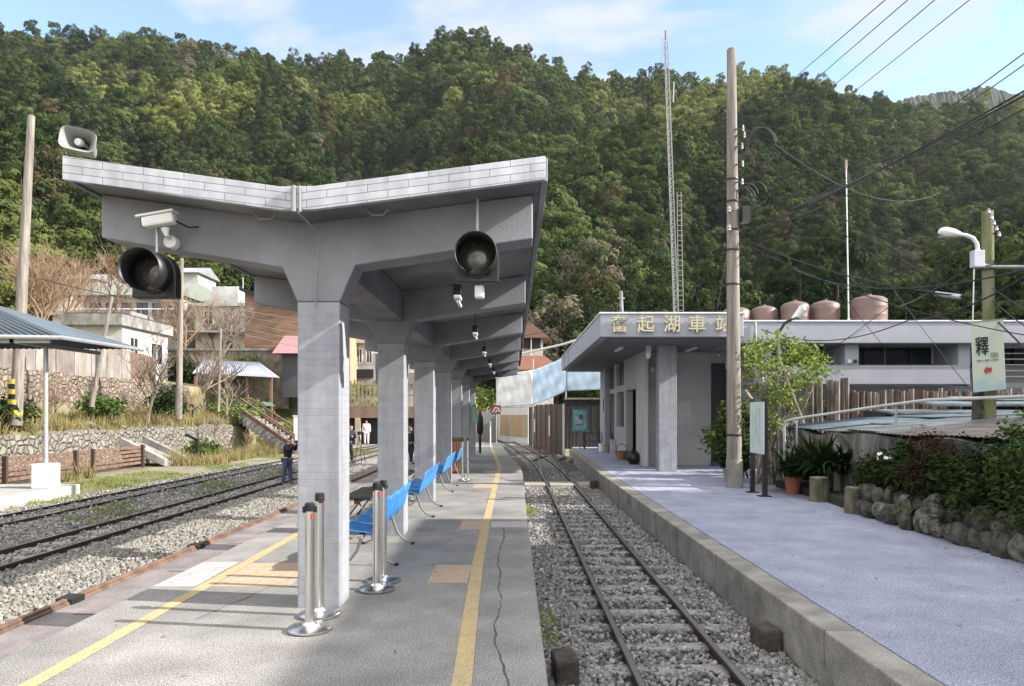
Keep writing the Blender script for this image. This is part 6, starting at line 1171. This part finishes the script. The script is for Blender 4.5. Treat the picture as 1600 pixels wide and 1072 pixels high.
# bamboo fence
bf = thing('bamboo_fence', 'rough fence of dark weathered poles below the station windows', 'fence', (10, 18.8, 0)); rs = random.Random(8); x = W(1258, 0, 19).x
m_bam = [mat('fence_grey', (.20, .165, .14), .9, col2=(.07, .055, .045), scale=5, amt=1, sx=(1, 1, .3)), mat('fence_brown', (.17, .10, .07), .9, col2=(.06, .035, .03), scale=5, amt=1, sx=(1, 1, .3)), mat('fence_pale', (.31, .27, .23), .9, col2=(.14, .11, .09), scale=5, amt=1, sx=(1, 1, .3))]
cnt = 0
while x < 15.5 and cnt < 96:
    w_ = rs.uniform(.05, .095); h = (2.55 if x < 8.85 else 2.30) + rs.uniform(-.10, .08)
    MB().tube([(x, 18.9 + rs.uniform(-.03, .03), -.3), (x + rs.uniform(-.03, .03), 18.9, h)], [w_, w_ * .9], 7).build('stake', m_bam[0 if rs.random() < .5 else rs.choice([1, 2])], bf); x += w_ * 1.75 if rs.random() < .85 else w_ * 2.6; cnt += 1
for z in (1.2, 2.0): MB().tube([(7.7, 18.98, z), (15.5, 18.98, z)], .04, 6).build('rail', m_wood, bf)
shrub('shrub', 'dark shrub behind the rough fence', 'shrub', (9.5, 20, 0), (2.2, .6, 2.5), 2200, .16, m_leafdark, 131)

# pole with lamp and banner on the right
bp_ = thing('utility_pole', 'mossy wooden double pole carrying the street lamp and banner', 'pole', (8.62, 13.0, 0))
mm_ = mat('mossy_pole', (.20, .18, .12), .95, col2=(.10, .13, .04), scale=5, amt=1, bump=.7, bscale=22, sx=(1, 1, .3))
MB().tube([(8.66, 13.0, -.5), (8.60, 13.0, 5.35)], [.11, .095], 14).build('shaft', mm_, bp_, smooth=True); MB().tube([(8.46, 13.08, -.5), (8.45, 13.06, 3.1)], [.09, .08], 12).build('brace_shaft', m_block, bp_, smooth=True)
for z in (4.3, 3.3, 2.7): MB().lathe((8.62, 13.0, z), [(.12, -.015), (.122, .015)], 14).build('band', m_black, bp_)
MB().tube([W(1538, 417, 12.9), W(1660, 417, 12.9)], .03, 8).build('crossarm', m_galv, bp_)
for k in range(5): p = W(1545 + k * 4, 330 + k * 9, 12.85); MB().lathe(p, [(.0001, -.05), (.03, -.03), (.02, 0), (.03, .03), (.0001, .05)], 8).build('insulator', m_galv, bp_)
lp = thing('street_lamp', 'white street lamp on a short curved arm beside the mossy pole', 'lamp', W(1527, 405, 12.85))
MB().tube([W(1528, 392, 12.8), W(1526, 380, 12.8), W(1520, 372, 12.8), W(1510, 368, 12.8), W(1498, 366, 12.8)], .035, 10).build('arm', m_white, lp, smooth=True)
a, b = W(1500, 366, 12.8), W(1468, 361, 12.8)
MB().tube([a, a.lerp(b, .3), a.lerp(b, .75), b], [.04, .075, .088, .045], 16).build('lamp_head', m_white, lp, smooth=True); MB().obox(a.lerp(b, .65) + Vector((0, 0, -.075)), .22, .15, .03).build('lens', mat('lamp_lens', (.25, .26, .25), .2), lp)
p = W(1527, 405, 12.82); MB().obox(p, .19, .14, .30).build('control_box', mat('box_lilac', (.58, .58, .66), .5), lp, bevel=.01); MB().beam(W(1537, 413, 12.85), W(1553, 417, 12.9), .03, .03).build('bracket', m_galv, lp); MB().tube([W(1522, 420, 12.8), W(1520, 505, 12.8)], .012, 6).build('cable', m_white, lp)
bn = thing('banner', 'pale green banner with a large brush character and a small red mark', 'banner', W(1543, 612, 12.75))
bl = [W(1521, 613, 12.75), W(1572, 608, 12.75), W(1567, 498, 12.75), W(1517, 504, 12.75)]
m_ban = bpy.data.materials.new('banner_print'); m_ban.use_nodes = True; t_ = m_ban.node_tree; pr_ = t_.nodes['Principled BSDF']; pr_.inputs['Roughness'].default_value = .6
g_ = N(t_, 'ShaderNodeNewGeometry'); s_ = N(t_, 'ShaderNodeSeparateXYZ'); t_.links.new(g_.outputs['Position'], s_.inputs[0]); nz_ = N(t_, 'ShaderNodeTexNoise'); nz_.inputs['Scale'].default_value = 5; t_.links.new(g_.outputs['Position'], nz_.inputs[0])
ma = N(t_, 'ShaderNodeMath', operation='MULTIPLY_ADD'); ma.inputs[1].default_value = .28; t_.links.new(nz_.outputs[0], ma.inputs[0]); t_.links.new(s_.outputs[2], ma.inputs[2]); rp_ = N(t_, 'ShaderNodeMapRange'); zb = bl[0].z; rp_.inputs[1].default_value = zb + .28; rp_.inputs[2].default_value = zb + .42; t_.links.new(ma.outputs[0], rp_.inputs[0])
mxb = N(t_, 'ShaderNodeMix', data_type='RGBA'); mxb.inputs[6].default_value = (.36, .47, .48, 1); mxb.inputs[7].default_value = (.50, .55, .46, 1); t_.links.new(rp_.outputs[0], mxb.inputs[0]); t_.links.new(mxb.outputs[2], pr_.inputs['Base Color'])
MB().add(bl, [(0, 1, 2, 3)]).build('cloth', m_ban, bn, solid=.006)
MB().beam(bl[3] + Vector((-.03, 0, 0)), bl[2] + Vector((.05, 0, 0)), .02, .02).beam(bl[0], bl[1], .015, .015).build('batten', m_galv, bn)
tilt = Matrix.Rotation(R(3), 4, 'Y')
text_mesh('character', '釋', .31, .001, m_black, Matrix.Translation(W(1535, 543, 12.725)) @ Matrix.Rotation(R(-4), 4, 'Y') @ FACE_CAM @ Matrix.Diagonal((.8, 1.15, 1, 1)), bn, bold=.002)
mb = MB()
for k in range(3): mb.box(*[v for v in (W(1548, 0, 12.73).x, W(1560, 0, 12.73).x)], 12.725, 12.73, W(0, 552 + k * 2.6, 12.73).z, W(0, 551 + k * 2.6, 12.73).z)
for k in range(9): mb.box(W(1527 + k * 4, 0, 12.73).x, W(1530 + k * 4 - (k % 3), 0, 12.73).x, 12.725, 12.73, W(0, 565 - k * .3, 12.73).z, W(0, 562.8 - k * .3, 12.73).z)
mb.build('small_print', mat('print_grey', (.12, .16, .14), .7), bn)
a = W(1538, 578, 12.73); MB().prism([(a.x, a.z), (a.x + .05, a.z + .075), (a.x + .05, a.z + .04), (a.x + .13, a.z + .045), (a.x + .13, a.z - .035), (a.x + .05, a.z - .03), (a.x + .04, a.z - .07)], 12.722, 12.73, 'y').build('red_mark', mat('mark_red', (.42, .05, .05), .6), bn)
# green sheet at the far right edge
q = MB().prism([(8.2, 1.28), (9.3, 1.28), (9.3, 1.30), (8.2, 1.30)], 6.35, 7.6, 'x').build('green_sheet', mat('green_plastic', (.03, .22, .14), .4)); tag(q, 'bright green plastic sheet at the right edge of the wall', 'sheet')

# ------------------------------------------------------------------ masts and poles
def lattice(label, base, top, w_, n):
    t = thing('radio_mast', label, 'mast', base); b, tp = Vector(base), Vector(top); offs = [Vector((w_ * math.cos(a), w_ * math.sin(a), 0)) for a in (math.pi / 2, math.pi * 7 / 6, math.pi * 11 / 6)]
    for o_ in offs: MB().tube([b + o_, tp + o_ * .8], .024, 6).build('leg', mat('mast_grey', (.27, .27, .27), .7), t)
    mb = MB()
    for k in range(n):
        p0 = b.lerp(tp, k / n); p1 = b.lerp(tp, (k + 1) / n)
        for i in range(3): mb.tube([p0 + offs[i], p0 + offs[(i + 1) % 3]], .014, 4).tube([p0 + offs[i], p1 + offs[(i + 1) % 3]], .014, 4)
    mb.build('lattice', MATS['mast_grey'], t); return t
lm = lattice('tall slender lattice radio mast with a red tip behind the station', (9.25, 40, 2), tuple(W(1040, 62, 40)), .15, 46)
tp = W(1040, 62, 40); MB().tube([tp, tp + Vector((0, 0, .5))], .05, 6).build('tip', mat('tip_red', (.25, .10, .09), .7), lm)
MB().tube([W(1034, 95, 40), W(1035, 55, 40)], .03, 6).tube([W(1034, 84, 40), tp + Vector((0, 0, -.8))], .02, 4).build('antenna', m_galv, lm); MB().tube([W(1052, 160, 40), W(1053, 128, 40)], .03, 6).build('antenna', m_galv, lm)
MB().beam(W(1060, 490, 39.6), W(1058, 300, 39.6), .035, .035).beam(W(1068, 490, 39.6), W(1064, 300, 39.6), .035, .035).build('ladder_rail', MATS['mast_grey'], lm)
for k in range(24): MB().beam(W(1059, 485 - k * 7.8, 39.55), W(1067, 485 - k * 7.8, 39.55), .025, .025).build('ladder_rung', MATS['mast_grey'], lm)
for i, (px, py) in enumerate(((985, 486), (1128, 486), (1095, 488))): tag(MB().tube([W(1052, [300, 300, 330][i], 40), W(px, py, 36)], .007, 4).build('guy_wire', m_cable), ['left guy wire of the lattice mast', 'right guy wire of the lattice mast', 'lower right guy wire of the lattice mast'][i], 'wire', 'guy wires of the mast')
q = thing('thin_mast', 'thin white mast between the water tanks', 'mast', W(1325, 500, 30)); MB().tube([W(1326, 505, 30), W(1322, 262, 30)], [.035, .022], 8).build('tube', m_galv, q); MB().lathe(W(1322, 262, 30), [(.06, -.05), (.05, .3), (.0001, .35)], 8).build('tip', m_wood, q)
q = thing('utility_pole', 'small pole behind the front roof of the station', 'pole', W(971, 490, 38)); MB().tube([W(972, 500, 38), W(970, 455, 38)], .10, 8).build('shaft', m_conc, q); MB().beam(W(966, 466, 38), W(976, 466, 38), .06, .06).build('crossarm', m_galv, q)
t = wood_pole('utility_pole', 'leaning tall pole with yellow and black stripes at its foot, far left', tuple(W(24, 655, 24)), tuple(W(49, 182, 24)), .20, .11)
for k in range(7):
    a = W(24, 648 - k * 8, 24); c = MATS['yellow_paint'] if k % 2 == 0 else m_black; MB().tube([a, W(24.4, 648 - k * 8 - 7.5, 24)], .215, 16, cap=False).build('stripe', mat('stripe_yellow', (.55, .42, .05), .7) if k % 2 == 0 else m_black, t, smooth=True)
wood_pole('utility_pole', 'thin upright pole on the bank seen under the left signal', tuple(W(279, 648, 34)), tuple(W(284, 405, 34)), .16, .09)
wood_pole('wooden_post', 'old pole leaning right before the concrete panels', tuple(W(143, 628, 29)), tuple(W(175, 465, 29)), .10, .06)
wood_pole('utility_pole', 'slim greenish pole beside the blue roofed shed', tuple(W(341, 638, 42)), tuple(W(345, 515, 42)), .10, .07)

# ------------------------------------------------------------------ cables
def cable(a, b, sag, r, label, name='cable', m=None):
    a, b = Vector(a), Vector(b); pts_ = []
    for k in range(25): u = k / 24; p = a.lerp(b, u); p.z -= sag * 4 * u * (1 - u); pts_.append(p)
    return tag(MB().tube(pts_, r, 5).build(name, m or m_cable, smooth=True), label, 'cable', 'overhead cables')
CB = [((1153, 198, 70), (1470, -75, 16), .0, .016, 'leftmost of four parallel cables crossing the sky'), ((1175, 210, 70), (1520, -88, 16), .0, .016, 'second of four parallel cables crossing the sky'), ((1190, 230, 70), (1560, -85, 16), .0, .016, 'third of four parallel cables crossing the sky'), ((1205, 247, 70), (1640, -100, 16), .0, .015, 'rightmost of four parallel cables crossing the sky'),
      ((1230, 330, 40), (1700, 8, 12), .3, .014, 'upper cable reaching the right edge below the sky cables'), ((1250, 320, 40), (1700, 30, 12), .3, .013, 'second cable reaching the right edge below the sky cables'),
      ((1180, 360, 17), (1700, 85, 10), .10, .017, 'thick black cable crossing the right hillside'), ((1240, 325, 22), (1700, 96, 10), .10, .021, 'thickest black cable crossing the right hillside'), ((1230, 345, 20), (1700, 118, 10), .1, .012, 'thin cable under the thickest black cable'),
      ((1165, 200, 16.2), (1540, 480, 13), .35, .009, 'long slack cable from the wooden pole towards the banner'), ((1165, 215, 16.2), (1535, 495, 13), .45, .009, 'second slack cable from the wooden pole towards the banner'), ((1170, 240, 16.2), (1380, 540, 20), .2, .008, 'cable dropping from the wooden pole to the station wing'), ((1165, 375, 16.2), (1530, 465, 13), .22, .014, 'black cable from the wooden pole to the banner pole'), ((1160, 378, 16.2), (1640, 530, 11), .28, .009, 'pale slack cable from the wooden pole to the right edge'),
      ((1190, 515, 18), (1420, 500, 15), .35, .012, 'cable sagging across the roof fascia of the wing'), ((1420, 500, 15), (1650, 400, 9), .2, .014, 'black cable rising from the roof fascia to the right edge'), ((1400, 480, 22), (1640, 300, 12), .3, .015, 'cable rising behind the street lamp'), ((1380, 430, 22), (1525, 620, 14), .05, .008, 'thin cable slanting down behind the banner'),
      ((1556, 500, 12.9), (1700, 640, 9), .0, .016, 'black stay wire right of the banner'), ((1552, 450, 12.9), (1700, 520, 9), .1, .01, 'pale cable right of the mossy pole'), ((1552, 470, 12.9), (1700, 560, 9), .1, .01, 'second pale cable right of the mossy pole'), ((1280, 560, 20), (1520, 375, 13), .05, .008, 'thin stay rising to the street lamp box'),
      ((1152, 300, 16.3), (1120, 486, 24), .05, .008, 'thin stay left of the wooden pole'), ((700, 520, 50), (985, 470, 38), .3, .02, 'thin cable crossing the dark trees beside the canopy'), ((700, 535, 50), (985, 485, 38), .4, .02, 'lower thin cable crossing the dark trees beside the canopy'),
      ((1210, 225, 17), (1470, 300, 30), .8, .010, 'faint slack cable over the right hillside'), ((1240, 420, 20), (1700, 395, 9), .5, .014, 'black slack cable left of the street lamp'), ((60, 435, 24), (330, 470, 50), .4, .016, 'white cable over the flat roofed house')]
for a, b, s, r, l in CB: cable(W(*a), W(*b), s, r, l)
tag(MB().tube([W(800, 556, 44), W(880, 538, 38), W(905, 530, 34.6)], .06, 8).build('conduit', m_white, smooth=True), 'white pipe sloping from the canopy end up to the station roof', 'pipe')
for k in range(5): cable(W(345, 475 + k * 9, 50), W(480, 500 + k * 11, 30), .1, .012, ['top', 'second', 'third', 'fourth', 'lowest'][k] + ' of the pale wires before the brown slatted house', 'wire', m_galv)
q = thing('splice_box', 'pale cable splice hanging left of the mossy pole', 'cable box', W(1480, 461, 13.4)); MB().tube([W(1462, 459, 13.6), W(1502, 464, 13.2)], .05, 10).build('sleeve', m_galv, q); MB().tube([W(1450, 457, 13.7), W(1520, 466, 13.1)], .02, 6).build('cable', m_cable, q)

lx = np.concatenate([RNG.uniform(5.2, 5.75, 150), RNG.uniform(2.75, 5.6, 50), RNG.uniform(-3.4, -.6, 45)]); ly = np.concatenate([RNG.uniform(7.5, 15, 150), RNG.uniform(5, 20, 50), RNG.uniform(4.5, 14, 45)]); lP = np.stack([lx, ly, np.full(len(lx), .012)], 1)
V, Fc_ = leaf_quads(lP, np.tile([0., 0., 1.], (len(lx), 1)), .035, .12, 1.3); tag(np_mesh('leaf_litter', V, Fc_, 4, mat('dead_leaf', (.20, .13, .07), .9, col2=(.09, .06, .03), scale=20)), 'scattered dead leaves on both platforms', 'leaves', kind='stuff')
# ------------------------------------------------------------------ haze
hb = MB().box(-560, 1000, -80, 1060, -2.0, 262).build('haze', bpy.data.materials.new('haze_air')); tag(hb, 'thin bluish air over the whole valley', 'haze', kind='stuff')
hm = bpy.data.materials['haze_air']; hm.use_nodes = True; ht = hm.node_tree; ht.nodes.clear(); ho = N(ht, 'ShaderNodeOutputMaterial'); hv_ = N(ht, 'ShaderNodeVolumePrincipled'); ht.links.new(hv_.outputs[0], ho.inputs['Volume'])
hv_.inputs['Color'].default_value = (.86, .92, 1, 1); hv_.inputs['Density'].default_value = 0.00008; hv_.inputs['Anisotropy'].default_value = 0.2
